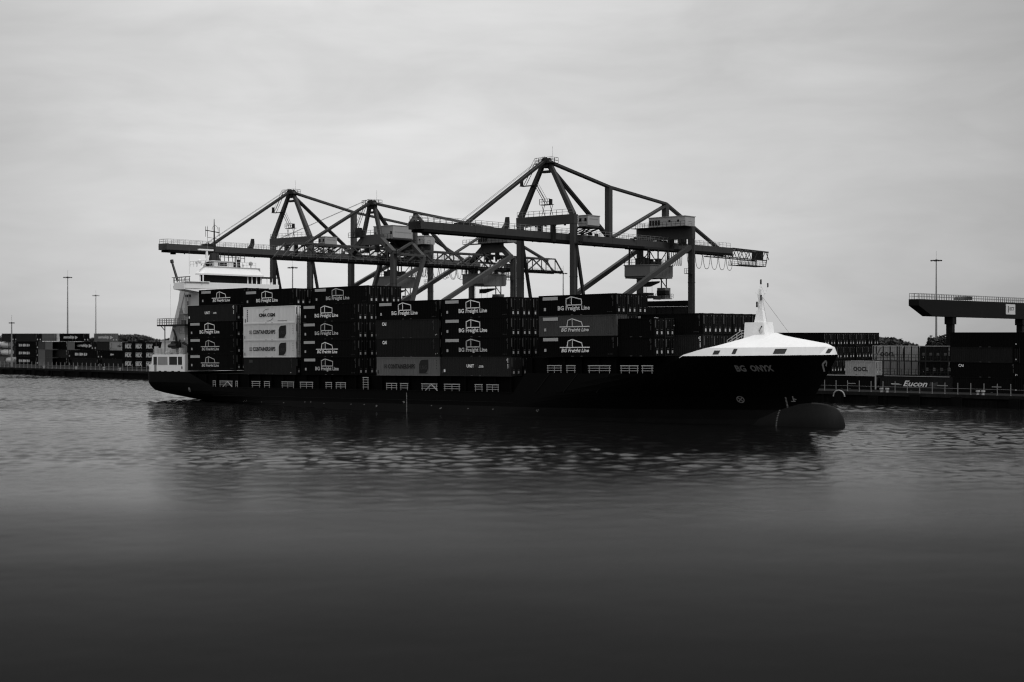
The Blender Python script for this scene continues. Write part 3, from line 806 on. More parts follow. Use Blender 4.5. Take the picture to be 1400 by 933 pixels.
g = MB(); g.rail([S(p0+.05,-6.6,hp_+.28), S(p0+.05,-10.85,hp_+.28), S(p1-.05,-10.85,hp_+.28)], 1.12, .55, .03, 3); obj('railing', g, STEEL, platform)
g = MB(); a = l_at(225.5, -10.3, 12); g.beam(S(a,-10.3,hs1), S(a,-10.3,hp_), .14, .14); g.beam(S(a,-10.3,hp_-.8), S(a-1.1,-10.3,hp_), .1, .1); obj('post', g, STEEL, platform)
g = MB()
for k in (0, .6): g.box(p1-1.6+k-LC, p1-1.15+k-LC, -10.6, -10.2, hp_+.28, hp_+1.0)
obj('life_raft', g, CABLE, platform)
# bridge deck with open wings
br = MB(); w0 = l_at(236, -11, 21.5)
LB1 = 11.6
br.prism([(-11.0,21.0),(-7.6,20.55),(7.6,20.55),(11.0,21.0),(11.0,22.0),(-11.0,22.0)], 'x', w0+.4-LC, LB1-LC)
br.box(w0+.38-LC, LB1+.06-LC, -11.05, -10.85, 20.98, 22.25); br.box(LB1-.1-LC, LB1+.1-LC, -11.02, 11.02, 21.2, 22.35)
br.box(w0+2.6-LC, LB1+.25-LC, -11.09, -10.8, 22.25, 22.42); br.box(LB1-.1-LC, LB1+.4-LC, -11, -5.5, 22.35, 22.48)
bridge = obj('bridge_deck', br, WHITE, ship)
g = MB(); g.rail([S(w0+.2,-10.9,22.2), S(w0+5,-10.9,22.2)], 1.0, 1.2, .04, 2); g.rail([S(w0+.45,-10.9,22.2), S(w0+.45,-7.6,22.2)], 1.0, 1.1, .04, 2); g.beam(S(w0-.3,-10.9,23.2), S(w0+5.2,-10.9,23.25), .12, .1)
obj('railing', g, STEEL, bridge)
wh = MB()
# cabin core: sill, mullions, roof with visor
wh.prism([(w0+3.1-LC,-7.2),(11.0-LC,-7.2),(11.3-LC,-6.6),(11.3-LC,6.6),(11.0-LC,7.2),(w0+3.1-LC,7.2)], 'z', 22.0, 22.3)
rp = [(w0+2.2,-7.6),(11.3,-7.6),(12.0,-6.8),(12.0,6.8),(11.3,7.6),(w0+2.2,7.6)]
rt = [(w0+3.4,-6.6),(10.6,-6.6),(11.2,-6.0),(11.2,6.0),(10.6,6.6),(w0+3.4,6.6)]
vs = [S(a,c,23.72) for a, c in rp] + [S(a,c,24.0) for a, c in rp] + [S(a,c,25.35) for a, c in rt]
fs = [(5,4,3,2,1,0)] + [(i,(i+1)%6,6+(i+1)%6,6+i) for i in range(6)] + [(6+i,6+(i+1)%6,12+(i+1)%6,12+i) for i in range(6)] + [(12,13,14,15,16,17)]
wh.add(vs, fs)
for y_ in (3.6, 4.6, 5.7, 6.75): wh.box(11.28-LC, 11.42-LC, y_, y_+.22, 22.3, 23.75)
for x_ in (w0+3.0, w0+3.9): wh.box(x_-LC, x_+.2-LC, -7.26, -7.1, 22.3, 23.75)
cabin = obj('wheelhouse', wh, WHITE, ship)
g = MB(); g.prism([(w0+3.2-LC,-7.12),(10.95-LC,-7.12),(11.25-LC,-6.55),(11.25-LC,6.55),(10.95-LC,7.12),(w0+3.2-LC,7.12)], 'z', 22.3, 23.74)
obj('window', g, GLASS, cabin)
g = MB(); g.box(9.2-LC, 11.6-LC, 8.0, 11.0, 23.55, 23.75); g.box(9.2-LC,11.6-LC,7.6,8.0,23.45,23.75); obj('wing_canopy', g, BLACK, bridge)
g = MB()
for y_ in (8.3, 9.6, 10.9): g.box(11.4-LC, 11.5-LC, y_-.05, y_+.05, 22.3, 23.55)
for y_ in (9.2, 9.5): g.box(11.2-LC, 11.5-LC, y_, y_+.2, 22.3, 22.75)
obj('canopy_post', g, WHITE, bridge)
mk = MB()                                                      # monkey island on the wheelhouse roof
mk.box(9.4-LC, 10.6-LC, -3.6, .9, 25.35, 26.35); mk.box(9.2-LC, 10.8-LC, -4.2, 1.2, 26.35, 26.5)
obj('roof_house', mk, WHITE, ship)
g = MB(); g.box(10.55-LC, 10.66-LC, -2.6, -.6, 25.6, 26.15); g.ball(S(10.4,-4.6,25.8), .45, .75, .5, 10, 6); g.ball(S(10.3,1.4,25.95),.4,.4,.5); obj('roof_window', g, GLASS, ship)
g = MB()
g.tube([S(9.6,-4.4,25.3), S(9.6,-4.4,28.4)], [.5,.16], 8); g.box(9.4-LC, 9.8-LC, -6.3, -3.0, 28.35, 28.62); g.tube([S(9.6,-5.6,25.2), S(9.6,-4.7,26.8)], .2, 6); g.ball(S(9.0,-5.6,26.4),.35,.35,.4); g.ball(S(9.0,-4.0,26.9),.3,.3,.35)
obj('radar_scanner', g, WHITE, ship)
g = MB(); g.tube([S(9.6,-4.2,28.5), S(9.6,-4.2,33.0)], [.04,.02], 4); g.tube([S(8.0,-7.2,24),S(8.0,-7.2,29)], [.03,.02], 4); obj('whip_aerial', g, STEEL, ship)
mm = MB(); mw = -2.2; ml = 9.0
mm.prism([(ml-.7-LC,26.3),(ml+.7-LC,26.3),(ml+.15-LC,28.0),(ml-.15-LC,28.0)], 'y', mw-.9, mw+.9)
mm.tube([S(ml,mw,27.5), S(ml,mw,32.2), S(ml,mw,34.4)], [.2,.13,.06], 7)
mm.beam(S(ml,mw-2.0,32.2), S(ml,mw+1.2,31.9), .14, .14); mm.beam(S(ml,mw-1.6,30.9), S(ml,mw+1.0,30.7), .06, .06); mm.beam(S(ml,mw-1.3,29.3), S(ml,mw+.6,29.2), .12, .12); mm.beam(S(ml,mw-.9,28.9), S(ml,mw+.9,28.8), .06,.06)
for y_ in (-2.0, -1.6, .9, 1.2): mm.tube([S(ml,mw+y_,31.0 if abs(y_)>1.5 else 31.2), S(ml,mw+y_,32.9)], .045, 4)
mm.tube([S(ml,mw+.2+.7*math.cos(k*.4),32.3+.9*math.sin(k*.4)) for k in range(9)], .035, 4)
mm.ball(S(ml,mw-1.3,29.6), .18,.18,.3)
obj('radar_mast', mm, BLACK, ship)
g = MB(); rr = random.Random(5)
for k in range(9):
    a_, c_ = rr.uniform(6.5, 10.2), rr.uniform(-6.2, 5.8); h_ = rr.uniform(.5, 2.2)
    g.tube([S(a_, c_, 25.3), S(a_, c_, 25.3+h_)], .045, 5)
    if k % 2: g.ball(S(a_, c_, 25.3+h_), .2, .2, .24)
    else: g.box(a_-.25-LC, a_+.25-LC, c_-.2, c_+.2, 25.3, 25.9)
g.rail([S(7.2,-6.4,25.35), S(10.5,-6.4,25.35), S(11.1,-5.9,25.35), S(11.1,5.9,25.35)], 1.0, 1.1, .025, 2)
obj('roof_fitting', g, OFFW, ship)
g = MB(); g.rail([S(10.9,-3.2,26.5), S(10.9,3.4,26.4)], 1.5, .9, .04, 2); g.tube([S(10.6,1.4,25.4),S(10.6,1.4,28.0)],.09,5); g.tube([S(10.6,-.2,26.4),S(10.6,-.2,28.6)],.05,4); g.box(10.4-LC,10.8-LC,1.9,2.4,25.3,26.9); obj('roof_railing', g, CRANED, ship)
g = MB(); g.tube([S(10.3,5.3,25.2), S(10.3,5.3,25.9)], .07, 5); g.ball(S(10.3,5.3,26.25), .42,.42,.42); obj('satellite_dome', g, CL, ship)
db_ = MB(); e0 = l_at(243, -9.8, 22.3); h2 = h_at(384.5, e0, -9.8); e1 = l_at(234.8, -9.8, 26); h3 = h_at(355.5, e1, -9.8)
db_.tube([S(e0,-9.8,h2), S(e1+.12,-9.8,h3-.5)], [.24,.20], 8); db_.tube([S(e1+.12,-9.8,h3-.55), S(e1,-9.8,h3)], [.33,.30], 8)
obj('derrick', db_, BLACK, ship)
g = MB(); g.box(w0+.1-LC, w0+.42-LC, -10.9, -10.5, 21.2, 21.7); obj('wing_light', g, BLACK, bridge)
g = MB(); g.tube([S(w0-.2,-11.3,22.1),S(w0-.6,-11.2,12.5)], .015, 4); obj('halyard', g, STEEL, ship)

# ------------------------------------------------------------------ deck cargo
SC = 'containers stacked on the ship'
TIER = ['bottom tier', 'second tier', 'third tier', 'fourth tier', 'fifth tier']
ROWN = ['', 'one row in', 'two rows in', 'three rows in', 'four rows in', 'five rows in', 'six rows in', 'seven rows in']
LOOK = {'block': 'black container with white house emblem', 'line': 'black container with underlined house emblem', 'unit': 'dark container with short web address',
        'cai': 'charcoal container with three white letters', 'cma': 'white container with two crescent arcs', 'ships': 'pale container with dark leaf panel', 'plain': 'plain charcoal container', 'bare': 'plain black container', 'plate': 'short black container'}
def stow(l0, L, H, row, tier_h, paint, kind, label, wnear=-11.0, doors=True):
    M = SHIP_M @ Matrix.Translation(S(l0 + L/2, wnear + 1.219 + 2.5*row, tier_h))
    jit = Matrix.Translation((random.uniform(-.03,.03), random.uniform(-.02,.02), 0))
    return container(M @ jit, L, H, paint, label, SC, kind, doors)
def bay(px, hb, tiers, rows, where, L=13.716, wn=-11.0, shift_top=0, top_from=0):
    l0 = l_at(px, wn, hb + 4)
    for t, (kind, paint) in enumerate(tiers):
        first = shift_top if t == len(tiers)-1 else 0
        for r in range(first, rows):
            if t == len(tiers)-1 and r >= rows: continue
            if r == first:
                look = LOOK[kind]
                if paint is CG2 and kind == 'ships': look = 'grey container with dark leaf panel'
                if paint is CG and kind == 'line': look = 'grey container with underlined house emblem'
                if paint is CG3 and kind == 'unit': look = 'grey container with short web address'
                lab = '%s, %s, %s' % (look, TIER[t], where)
                stow(l0, L, 2.896, r, hb + 2.899*t, paint, kind, lab, wn)
            else:
                lab = 'dark container %s from the rail, %s, %s' % (ROWN[r], TIER[t], where)
                stow(l0, L, 2.896, r, hb + 2.899*t, random.choice((CB, CB, CB2)), 'bare', lab, wn)
bay(257, 6.3, [('line',CB),('line',CB),('block',CB),('unit',CB2),('line',CB)], 3, 'stack beside the wheelhouse', shift_top=1)
bay(333, 5.66, [('plain',CB2),('ships',CW2),('ships',CW2),('cma',CW),('block',CB)], 2, 'stack holding white containers')
bay(411.5, 5.66, [('block',CB),('line',CB),('block',CB),('block',CB),('block',CB)], 4, 'stack right of the white ones', shift_top=1)
bay(514.6, 5.66, [('ships',CG2),('cai',CB2),('cai',CB2),('block',CB)], 2, 'four-high stack amidships')
bay(604.5, 5.66, [('unit',CG3),('block',CB),('block',CB),('block',CB)], 5, 'stack above the last low rails')
bay(737, 8.5, [('line',CB),('line',CG),('block',CB)], 3, 'three-high stack behind raised bulwark')
l20 = l_at(845, -10.6, 10)
for t in (0, 1):
    stow(l20, 6.058, 2.591, 0, 8.5 + 2.6*t, CB, 'plate', 'short black container, %s, between tall stack and foredeck' % ('lower' if not t else 'upper'), -10.6)
    stow(l20, 6.058, 2.591, 1, 8.5 + 2.6*t, CB2, 'plate', 'short charcoal container tucked inboard, %s, between tall stack and foredeck' % ('lower' if not t else 'upper'), -10.6)
wn8 = -11.0 + 2.5*2
l8 = l_at(961, wn8, 12) - 13.716
for t in (0, 1):
    for r in range(6):
        lab = ('black container with cut-off house emblem, %s, foremost stack' if r == 0 and t else 'dark container, %s, foremost stack' if r == 0 else 'dark container ' + ROWN[r] + ' from the rail, %s, foremost stack') % TIER[t]
        stow(l8, 13.716, 2.896, r, 8.5 + 2.899*t, CB if t else (CB2 if r == 0 else CB), 'line' if r == 0 and t else 'bare', lab, wn8)

# ------------------------------------------------------------------ ship-to-shore cranes
DARKG = mat('shade_toned_crane_paint', .006, .6, .3, .4, .05, .3)  # crane grey with underside shade of booms put into the colour; also landside ties
def add_part(name, g, m_, root, smooth=False): return obj(name, g, m_, root, smooth=smooth)
GX = 7.25
def festoon(root, y0, y1, zt, n, drop, x=1.4):
    g = MB(); d = (y1-y0)/n
    for i in range(n):
        pts = []
        for k in range(11):
            t = k/10; pts.append((x, y0 + d*(i + .5 + (t-.5)*(.55 + .45*abs(2*t-1)**.5)), zt - drop*(1-(2*t-1)**4)))
        g.tube(pts, .075, 4)
    add_part('festoon_cable', g, CABLE, root)
def trolley(root, y0, z_top, ch):
    g = MB()
    for sx in (-2.6, 2.6):
        g.beam((sx, y0-1, z_top), (sx, y0+10, z_top), .3, .4)
        for yy in (y0+.5, y0+4.5, y0+8.5): g.beam((sx, yy, z_top), (sx, yy, ch+.1), .25, .25)
        g.beam((sx, y0+.5, z_top), (sx, y0+4.5, ch), .15, .15); g.beam((sx, y0+8.5, z_top), (sx, y0+4.5, ch), .15, .15)
    g.rail([(-3.6,y0,ch),(3.6,y0,ch),(3.6,y0+9,ch),(-3.6,y0+9,ch)], 1.2, 1.0, .04, 2)
    for k in range(9):
        xx = random.uniform(-2.8,2.2); yy = y0 + random.uniform(.5,8); g.box(xx, xx+random.uniform(.4,1.1), yy, yy+random.uniform(.4,1.1), ch, ch+random.uniform(.6,2.0))
    tf = add_part('trolley_frame', g, CRANED, root)
    g = MB(); g.prism([(y0+.4,ch-2.9),(y0+8.6,ch-2.9),(y0+9,ch-2.5),(y0+9,ch),(y0,ch),(y0,ch-2.5)], 'x', -3.6, 3.6)
    g.box(-3.75, 3.75, y0-.15, y0+9.15, ch-.14, ch+.06); g.box(-3.7, 3.7, y0+.3, y0+8.7, ch-3.0, ch-2.9)
    for k in range(6): g.box(-3.64, -3.6, 0, .01, 0, .01) if 0 else g.box(3.6, 3.64, y0+.6+k*1.4, y0+.7+k*1.4, ch-2.6, ch-.2)
    add_part('trolley_house', g, CRANEM, root)
    zc = ch-2.9
    g = MB(); g.box(1.0, 3.2, y0+6.4, y0+8.6, zc-4.6, zc-2.2); g.box(.6, 3.4, y0+6, y0+9, zc-4.8, zc-4.6); cab_ = add_part('cab', g, CRANEM, root)
    g = MB(); g.box(.95, 3.25, y0+6.33, y0+8.0, zc-3.9, zc-2.8); add_part('window', g, GLASS, cab_)
    g = MB(); g.rail([(.7,y0+6.1,zc-4.6),(3.4,y0+6.1,zc-4.6),(3.4,y0+9.4,zc-4.6)], 1.0, .9, .035, 2)
    for yy in (y0+6.4, y0+8.4): g.beam((2.2,yy,zc),(2.2,yy,zc-2.2), .2,.2)
    g.beam((1.4,y0+7,zc),(2.6,y0+8,zc-2.2),.2,.2); add_part('cab_frame', g, CRANED, root)
    g = MB()
    for sx in (-1, 1):
        for sy in (2.2, 4.4): g.tube([(sx, y0+sy, zc), (sx, y0+sy, zc-3.4)], .04, 4)
    add_part('hoist_rope', g, CRANED, root)
    g = MB(); g.box(-1.2, 1.2, y0+1.8, y0+4.8, zc-4.0, zc-3.4); g.box(-3.1, 3.1, y0+2.4, y0+4.2, zc-4.7, zc-4.1)
    for sx in (-3.1, 3.1): g.box(sx-.2, sx+.2, y0+2.1, y0+4.5, zc-5.0, zc-4.2)
    g.prism([(y0+3.8,zc-2.0),(y0+7.4,zc-1.0),(y0+7.6,zc-.6),(y0+3.8,zc-.9)], 'x', -1.2, 1.0)
    add_part('spreader', g, CRANED, root)
def make_crane(u0, v1, kind):
    root = empty('quay_crane', site(u0, v1, 2.0))
    D = -2.0                                             # world height -> local height
    truss = kind == 'truss'
    Y2 = 43.0 if truss else 43.7
    ZB, ZT = (33.3, 35.7) if truss else (35.0, 36.95)
    AP = 43.4 if truss else 48.6
    for yy in (0.0, Y2):
        for s in (-1, 1):
            g = MB(); top = 31.5 if truss else ZB
            g.box(s*GX-.6, s*GX+.6, yy-.55, yy+.55, 1.6, top + D)
            g.box(s*GX-.68, s*GX+.68, yy-.63, yy+.63, 13.0, 13.6); g.box(s*GX-.66, s*GX+.66, yy-.61, yy+.61, 22.0, 22.12)
            if truss: g.beam((s*GX, yy, 31.3+D), (s*3.0, yy, 34.7+D), 1.1, 1.35, up=(0,1,0))
            lg = add_part('leg', g, CRANE, root)
            g = MB(); g.box(s*GX-2.2, s*GX+2.2, yy-.5, yy+.5, .3, 1.6)
            for k in (-1.6,-.6,.6,1.6): g.tube([(s*GX+k, yy-.3, .35),(s*GX+k, yy+.3, .35)], .33, 10)
            obj('bogie', g, CRANED, lg)
        g = MB(); ex = 3.5 if truss else GX + .65
        g.box(-ex, ex, yy-.6, yy+.6, ZB+D+.01, ZT+D)
        if yy > 0 and not truss: g.box(-ex, ex, yy-.58, yy+.58, ZB+D-.9, ZB+D+.01)
        pb = add_part('portal_beam', g, CRANE, root)
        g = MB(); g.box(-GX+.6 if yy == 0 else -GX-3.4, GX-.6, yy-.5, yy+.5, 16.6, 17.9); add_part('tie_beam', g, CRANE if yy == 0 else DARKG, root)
        for s in (-1, 1):
            g = MB(); g.box(s*1.75-.35, s*1.75+.35, yy-.5, yy+.5, 31.5+D, ZB+D-.003); add_part('hanger', g, CRANED, root)
        g = MB(); g.rail([(-ex+.2,yy-.5,ZT+D),(ex-.2,yy-.5,ZT+D)], 1.1, 1.5, .035, 2); obj('railing', g, STEEL, pb)
    # clad room between the landside legs
    g = MB()
    for i in range(9):
        x = -GX+.7 + i*1.45
        g.box(x, x+1.36, Y2-.3 - .12*((i*7)%3), Y2+.4, 13.7, 16.55)
    add_part('switch_room', g, mat('switch_room_cladding', .012, .6, .3, .25, .08, .35), root)
    for s in (-1, 1):                                    # side bracing and tie beams along the boom
        g = MB(); g.beam((s*GX, Y2-.6, 32.2+D), (s*GX, .6, 12.5+D), .95, 1.0); add_part('diagonal_brace', g, CRANE, root)
        g = MB(); g.box(s*GX-.45, s*GX+.45, .6, Y2-.6, 7.2, 8.5); add_part('sill_beam', g, CRANE, root)
        g = MB()
        if truss:
            g.beam((s*GX, .5, 3.0), (s*GX, 10.2, 30.6+D), .8, .9)
            g.beam((s*GX, 10.2, 30.4+D), (s*3.0, 10.2, 34.0+D), .9, 1.1, up=(0,1,0))
            g.beam((s*GX, .5, 31.0+D), (s*GX, 10.2, 30.9+D), .45, .5); g.beam((s*GX, .5, 31.2+D), (s*3.4, 10.0, 34.3+D), .5, .5)
        else: g.beam((s*GX, .7, 31.5+D), (s*GX, 6.8, 3.2), .5, .6)
        add_part('strut', g, CRANE if truss else CRANED, root)
    if truss:
        g = MB(); g.box(-3.4, 3.4, 9.7, 10.7, 32.6+D, 34.6+D); add_part('portal_beam', g, CRANE, root)
    # A-frame
    for s in (-1, 1):
        g = MB(); fx = 2.9 if truss else GX - .1
        g.beam((s*fx, 0, ZT+D-.1), (s*.55, 0, AP+D), 1.05 if not truss else .8, 1.05 if not truss else .8, w2=.75, h2=.75, up=(0,1,0)); add_part('mast_leg', g, CRANE, root)
    g = MB(); g.box(-.95, .95, -.8, .8, AP+D-1.5, AP+D-.1); g.box(-.5,.5,-1.1,1.1, AP+D-.3, AP+D+.3); g.tube([(-.4,-.5,AP+D+.2),(.4,-.5,AP+D+.2)],.45,10); g.tube([(-.4,.6,AP+D+.2),(.4,.6,AP+D+.2)],.45,10)
    g.box(-1.0, 1.0, -.4, .4, AP+D-2.6, AP+D-2.1)
    head = add_part('mast_head', g, CRANED, root)
    g = MB(); z = AP+D-.55; g.box(-2.2, 2.2, -1.2, 1.2, z-.1, z); g.rail([(-2.2,-1.2,z),(2.2,-1.2,z),(2.2,1.2,z),(-2.2,1.2,z),(-2.2,-1.2,z)], 1.1, 1.0, .03, 2); g.tube([(1.6,0,z),(1.6,0,z+3.4)], .025, 4); obj('head_platform', g, CRANED, head)
    # boom
    BY0, BY1 = (-28.8, 70.2) if truss else (-39.3, 70.5)
    if truss:
        zb, zt = 29.1+D, 32.6+D
        g = MB(); n = 16; y0, y1 = BY0+3.4, BY1-3.2; d = (y1-y0)/n
        for s in (-1.6, 1.6):
            g.beam((s,y0,zt),(s,y1,zt), .34, .34)
            g.beam((s,BY0,zb),(s,y0,zt), .3, .3); g.beam((s,BY1,zb),(s,y1,zt), .3, .3)
            for i in range(n+1): g.beam((s,y0+d*i,zb),(s,y0+d*i,zt), .2, .2 if i%2 else .16)
            for i in range(n): g.beam((s,y0+d*(i+(i%2)),zb),(s,y0+d*(i+1-(i%2)),zt), .26, .3)
        for i in range(0, n+1, 2): g.beam((-1.6,y0+d*i,zt),(1.6,y0+d*i,zt), .14, .14)
        boom = add_part('boom', g, CRANE, root)
        g = MB()
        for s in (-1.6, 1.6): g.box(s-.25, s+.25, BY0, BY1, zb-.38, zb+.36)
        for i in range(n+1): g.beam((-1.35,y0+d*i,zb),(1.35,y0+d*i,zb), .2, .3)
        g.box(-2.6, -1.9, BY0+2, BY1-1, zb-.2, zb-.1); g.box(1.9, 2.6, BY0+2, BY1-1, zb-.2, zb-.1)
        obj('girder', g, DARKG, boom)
        g = MB()
        for s in (-2.6, 2.6): g.rail([(s,BY0+2,zb-.1),(s,BY1-1,zb-.1)], 1.1, 2.4, .018, 2)
        obj('railing', g, STEEL, boom)
        ztop, zbot = zt, zb-.4
        g = MB(); rr = random.Random(9)
        for _ in range(34):
            xx = rr.uniform(-1.4,.6); yy = rr.uniform(2,19); zz = zb+.1+rr.uniform(0,1.5); g.box(xx, xx+rr.uniform(.3,.9), yy, yy+rr.uniform(.4,1.6), zz, zz+rr.uniform(.3,1.0))
        obj('boom_machinery', g, CRANED, boom)
    else:
        zb, zt = 32.05+D, 33.45+D
        g = MB(); g.box(-1.6, 1.6, BY0, BY1, zb, zt); g.box(-1.66, 1.66, BY0, BY0+.6, zb-.05, zt+.05)
        for yy in range(int(BY0)+6, int(BY1), 9): g.box(-1.63, 1.63, yy, yy+.12, zb-.01, zt+.02)
        boom = add_part('boom', g, CRANE, root)
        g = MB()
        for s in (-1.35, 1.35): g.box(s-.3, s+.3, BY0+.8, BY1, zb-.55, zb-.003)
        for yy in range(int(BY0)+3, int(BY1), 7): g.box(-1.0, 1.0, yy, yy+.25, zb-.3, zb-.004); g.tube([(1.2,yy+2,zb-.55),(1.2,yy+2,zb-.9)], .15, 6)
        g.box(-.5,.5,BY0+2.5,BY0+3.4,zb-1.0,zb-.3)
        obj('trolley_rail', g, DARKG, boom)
        g = MB()
        for s in (-1.5, 1.5): g.rail([(s,BY0+.2,zt),(s,BY1-1,zt)], 1.1, 1.7, .03, 2)
        g.rail([(-1.5,BY0+.2,zt),(1.5,BY0+.2,zt)], 1.1, 1.5, .03, 2)
        obj('railing', g, STEEL, boom)
        g = MB(); g.prism([(-14.2,zt),(-12.6,zt),(-12.2,zt+1.2),(-12.3,zt+2.5),(-12.8,zt+2.5),(-13.1,zt+1.2)], 'x', -.35, .35); g.box(-.9,.9,-27.5,-24.5,zt,zt+.5)
        obj('boom_hinge', g, CRANED, boom)
        # lattice tail with hanging gallery
        g = MB(); ye = BY1+17
        for s in (-1.5, 1.5):
            g.beam((s,BY1,zt-.1),(s,ye,zt-.35), .35,.35); g.beam((s,BY1-8,zb-.9),(s,ye-1,zb-1.1), .2,.25); g.beam((s,ye,zt-.35),(s,ye-1.2,zb-2.6),.14,.14)
            g.beam((s,BY1+3,zb-2.6),(s,ye-1.2,zb-2.6),.14,.18)
            for k in range(7):
                a = BY1-7+k*3.5; g.beam((s,a,zb-.9),(s,a+1.7,zt-.2),.12,.12); g.beam((s,a+3.4,zb-.9),(s,a+1.7,zt-.2),.12,.12)
                if k > 2: g.beam((s,a,zb-.9),(s,a+.8,zb-2.6),.1,.1)
        g.box(-1.6,1.6,BY1+3,ye-1.2,zb-2.72,zb-2.66); g.rail([(1.5,BY1+3,zb-2.66),(1.5,ye-1.2,zb-2.66)],1.1,1.5,.035,2); g.rail([(-1.5,BY1+3,zb-2.66),(-1.5,ye-1.2,zb-2.66)],1.1,1.5,.035,2)
        g.box(-1.4,1.4,ye-3.2,ye-2.2,zb-1.0,zt-.3)
        obj('service_gallery', g, CRANED, boom)
        ztop, zbot = zt, zb-.55
    # stays and posts
    def stay(p, q, w=.42, nm='stay', m_=CRANE):
        g = MB()
        for s in (-.35, .35): g.beam((s+p[0], p[1], p[2]+D), (s+q[0], q[1], q[2]+D), w*.8, w)
        add_part(nm, g, m_, root)
    zr = 33.3 if not truss else 32.1
    MY = 21.7 if not truss else 14.6
    MZ = 44.8 if not truss else 42.0
    RZ = 42.6 if not truss else 39.8
    stay((0,-.5,AP), (0,-26.0 if not truss else -21.5, zr), .5, m_=CRANED)
    g = MB()
    for s in (-.25, .25): g.tube([(s,-.8,AP+D+.8),(s,(-27.0 if not truss else -30),zr+D+.6)], .035, 4)
    add_part('luffing_rope', g, CRANED, root)
    stay((0,.5,AP-.1), (0,MY,MZ), .5); stay((0,MY,MZ), (0,Y2,RZ), .5); stay((0,Y2,RZ), (0,Y2+22.5,zr), .45)
    stay((0,.4,AP-.8), (0,MY-(0 if not truss else 4),zr+.2), .45, m_=CRANED)
    g = MB(); w = .62 if not truss else .4
    g.box(-w,w,MY-w,MY+w,(33.4 if not truss else 32.2)+D,MZ+D); add_part('post', g, CRANE, root)
    g = MB(); g.box(-w,w,Y2-w,Y2+w,ZT+D,RZ+D); add_part('post', g, CRANE, root)
    if truss:
        stay((0,MY,MZ-.4), (0,MY+13,zr), .4, 'strut'); stay((0,Y2,RZ-.3), (0,MY+13,zr), .4, 'strut'); stay((0,MY,MZ-.6),(0,MY-5,zr+3.4),.35,'strut')
    else: stay((0,Y2,RZ-.4), (0,MY+1.2,33.6), .5, 'strut')
    # houses
    g = MB()
    if truss: hx0,hx1,hy0,hy1,hz0,hz1 = -3.2,3.4,3.6,10.2,34.9+D,38.0+D
    else: hx0,hx1,hy0,hy1,hz0,hz1 = 4.1,6.7,5.5,9.6,34.8+D,37.1+D
    g.prism([(hx0,hz0+.3),(hx0+.3,hz0),(hx1-.3,hz0),(hx1,hz0+.3),(hx1,hz1),(hx0,hz1)], 'y', hy0, hy1); g.box(hx0-.12,hx1+.12,hy0-.12,hy1+.12,hz1,hz1+.14)
    hs = add_part('electrical_house', g, CRANEL if not truss else CM if False else CRANEL, root)
    g = MB(); g.box(hx0+.3,hx0+.9,hy0-.04,hy0+.1,hz0+1.1,hz0+1.8); g.box(hx1-.9,hx1-.3,hy0-.04,hy0+.1,hz0+1.1,hz0+1.8)
    obj('window', g, GLASS, hs)
    g = MB(); g.box(hx1,hx1+.02,hy0+.6,hy1-.6,hz0+1.5,hz0+1.72); obj('sign', g, MARKD, hs)
    g = MB(); g.box(hx0-1,hx1+.4,hy0-1.1,hy1+.8,hz0-.22,hz0-.02); g.rail([(hx0-1,hy0-1.1,hz0),(hx1+.4,hy0-1.1,hz0)],1.1,1.2,.03,2)
    for xx in (hx0, hx1):
        for yy in (hy0, hy1): g.beam((xx,yy,hz0-.2),(xx*.4,yy,ztop),.2,.2); g.beam((xx,yy,hz0-.2),(xx*.4,(hy0+hy1)/2,ztop),.14,.14)
    add_part('house_frame', g, CRANED, root)
    g = MB(); mz = ZT+D+.12
    g.box(-3.6,6.6,Y2-1.6,Y2+2.4,mz,mz+2.2); g.box(-3.75,6.75,Y2-1.75,Y2+2.6,mz+2.2,mz+2.34)
    mh_ = add_part('machinery_house', g, CRANEL if not truss else CRANEM, root)
    g = MB()
    for k in range(4): g.box(-3.4+.8*k,-2.85+.8*k,Y2-1.65,Y2-1.5,mz+.4,mz+1.6)
    for k in range(2): g.box(2.0+2.4*k,2.5+2.4*k,Y2-1.65,Y2-1.5,mz+1.0,mz+1.5)
    obj('window', g, GLASS, mh_)
    g = MB(); g.box(-7.5,7.6,Y2-3.2,Y2-.62,ZT+D-.1,ZT+D+.02); g.rail([(-7.5,Y2-3.2,ZT+D),(7.6,Y2-3.2,ZT+D)],1.1,1.3,.035,2); obj('gallery', g, CRANED, mh_)
    # stairs in the A-frame
    g = MB(); zz = ZT+D
    def flight(p, q):
        for s in (-.35,.35): g.beam((p[0],p[1]+s,p[2]),(q[0],q[1]+s,q[2]),.06,.12); g.beam((p[0],p[1]+s,p[2]+1),(q[0],q[1]+s,q[2]+1),.05,.05)
    if not truss:
        g.box(-.6,2.2,-1.6,-.2,zz+2.2,zz+2.3); g.rail([(-.6,-1.6,zz+2.3),(2.2,-1.6,zz+2.3)],1.1,.7,.04,2); g.box(1.6,2.1,-1.2,-.6,zz+2.3,zz+3.4)
        for x_ in (-.3,1.9): g.beam((x_,-1.2,zz),(x_+.8,-1.2,zz+2.2),.08,.08); g.beam((x_+.8,-1.2,zz),(x_,-1.2,zz+2.2),.08,.08)
        flight((.8,-1,zz+2.3),(-2.2,-1,zz+6.6)); g.box(-6.2,-2.0,-1.5,-.3,zz+6.5,zz+6.6); g.box(-6.3,-5.9,-1.2,-.6,zz+6.6,zz+8.0); flight((-5.2,-1,zz+6.6),(-2.2,-1,zz+11.0)); g.box(-2.4,-.4,-1.2,-.3,zz+10.9,zz+11.0)
    else:
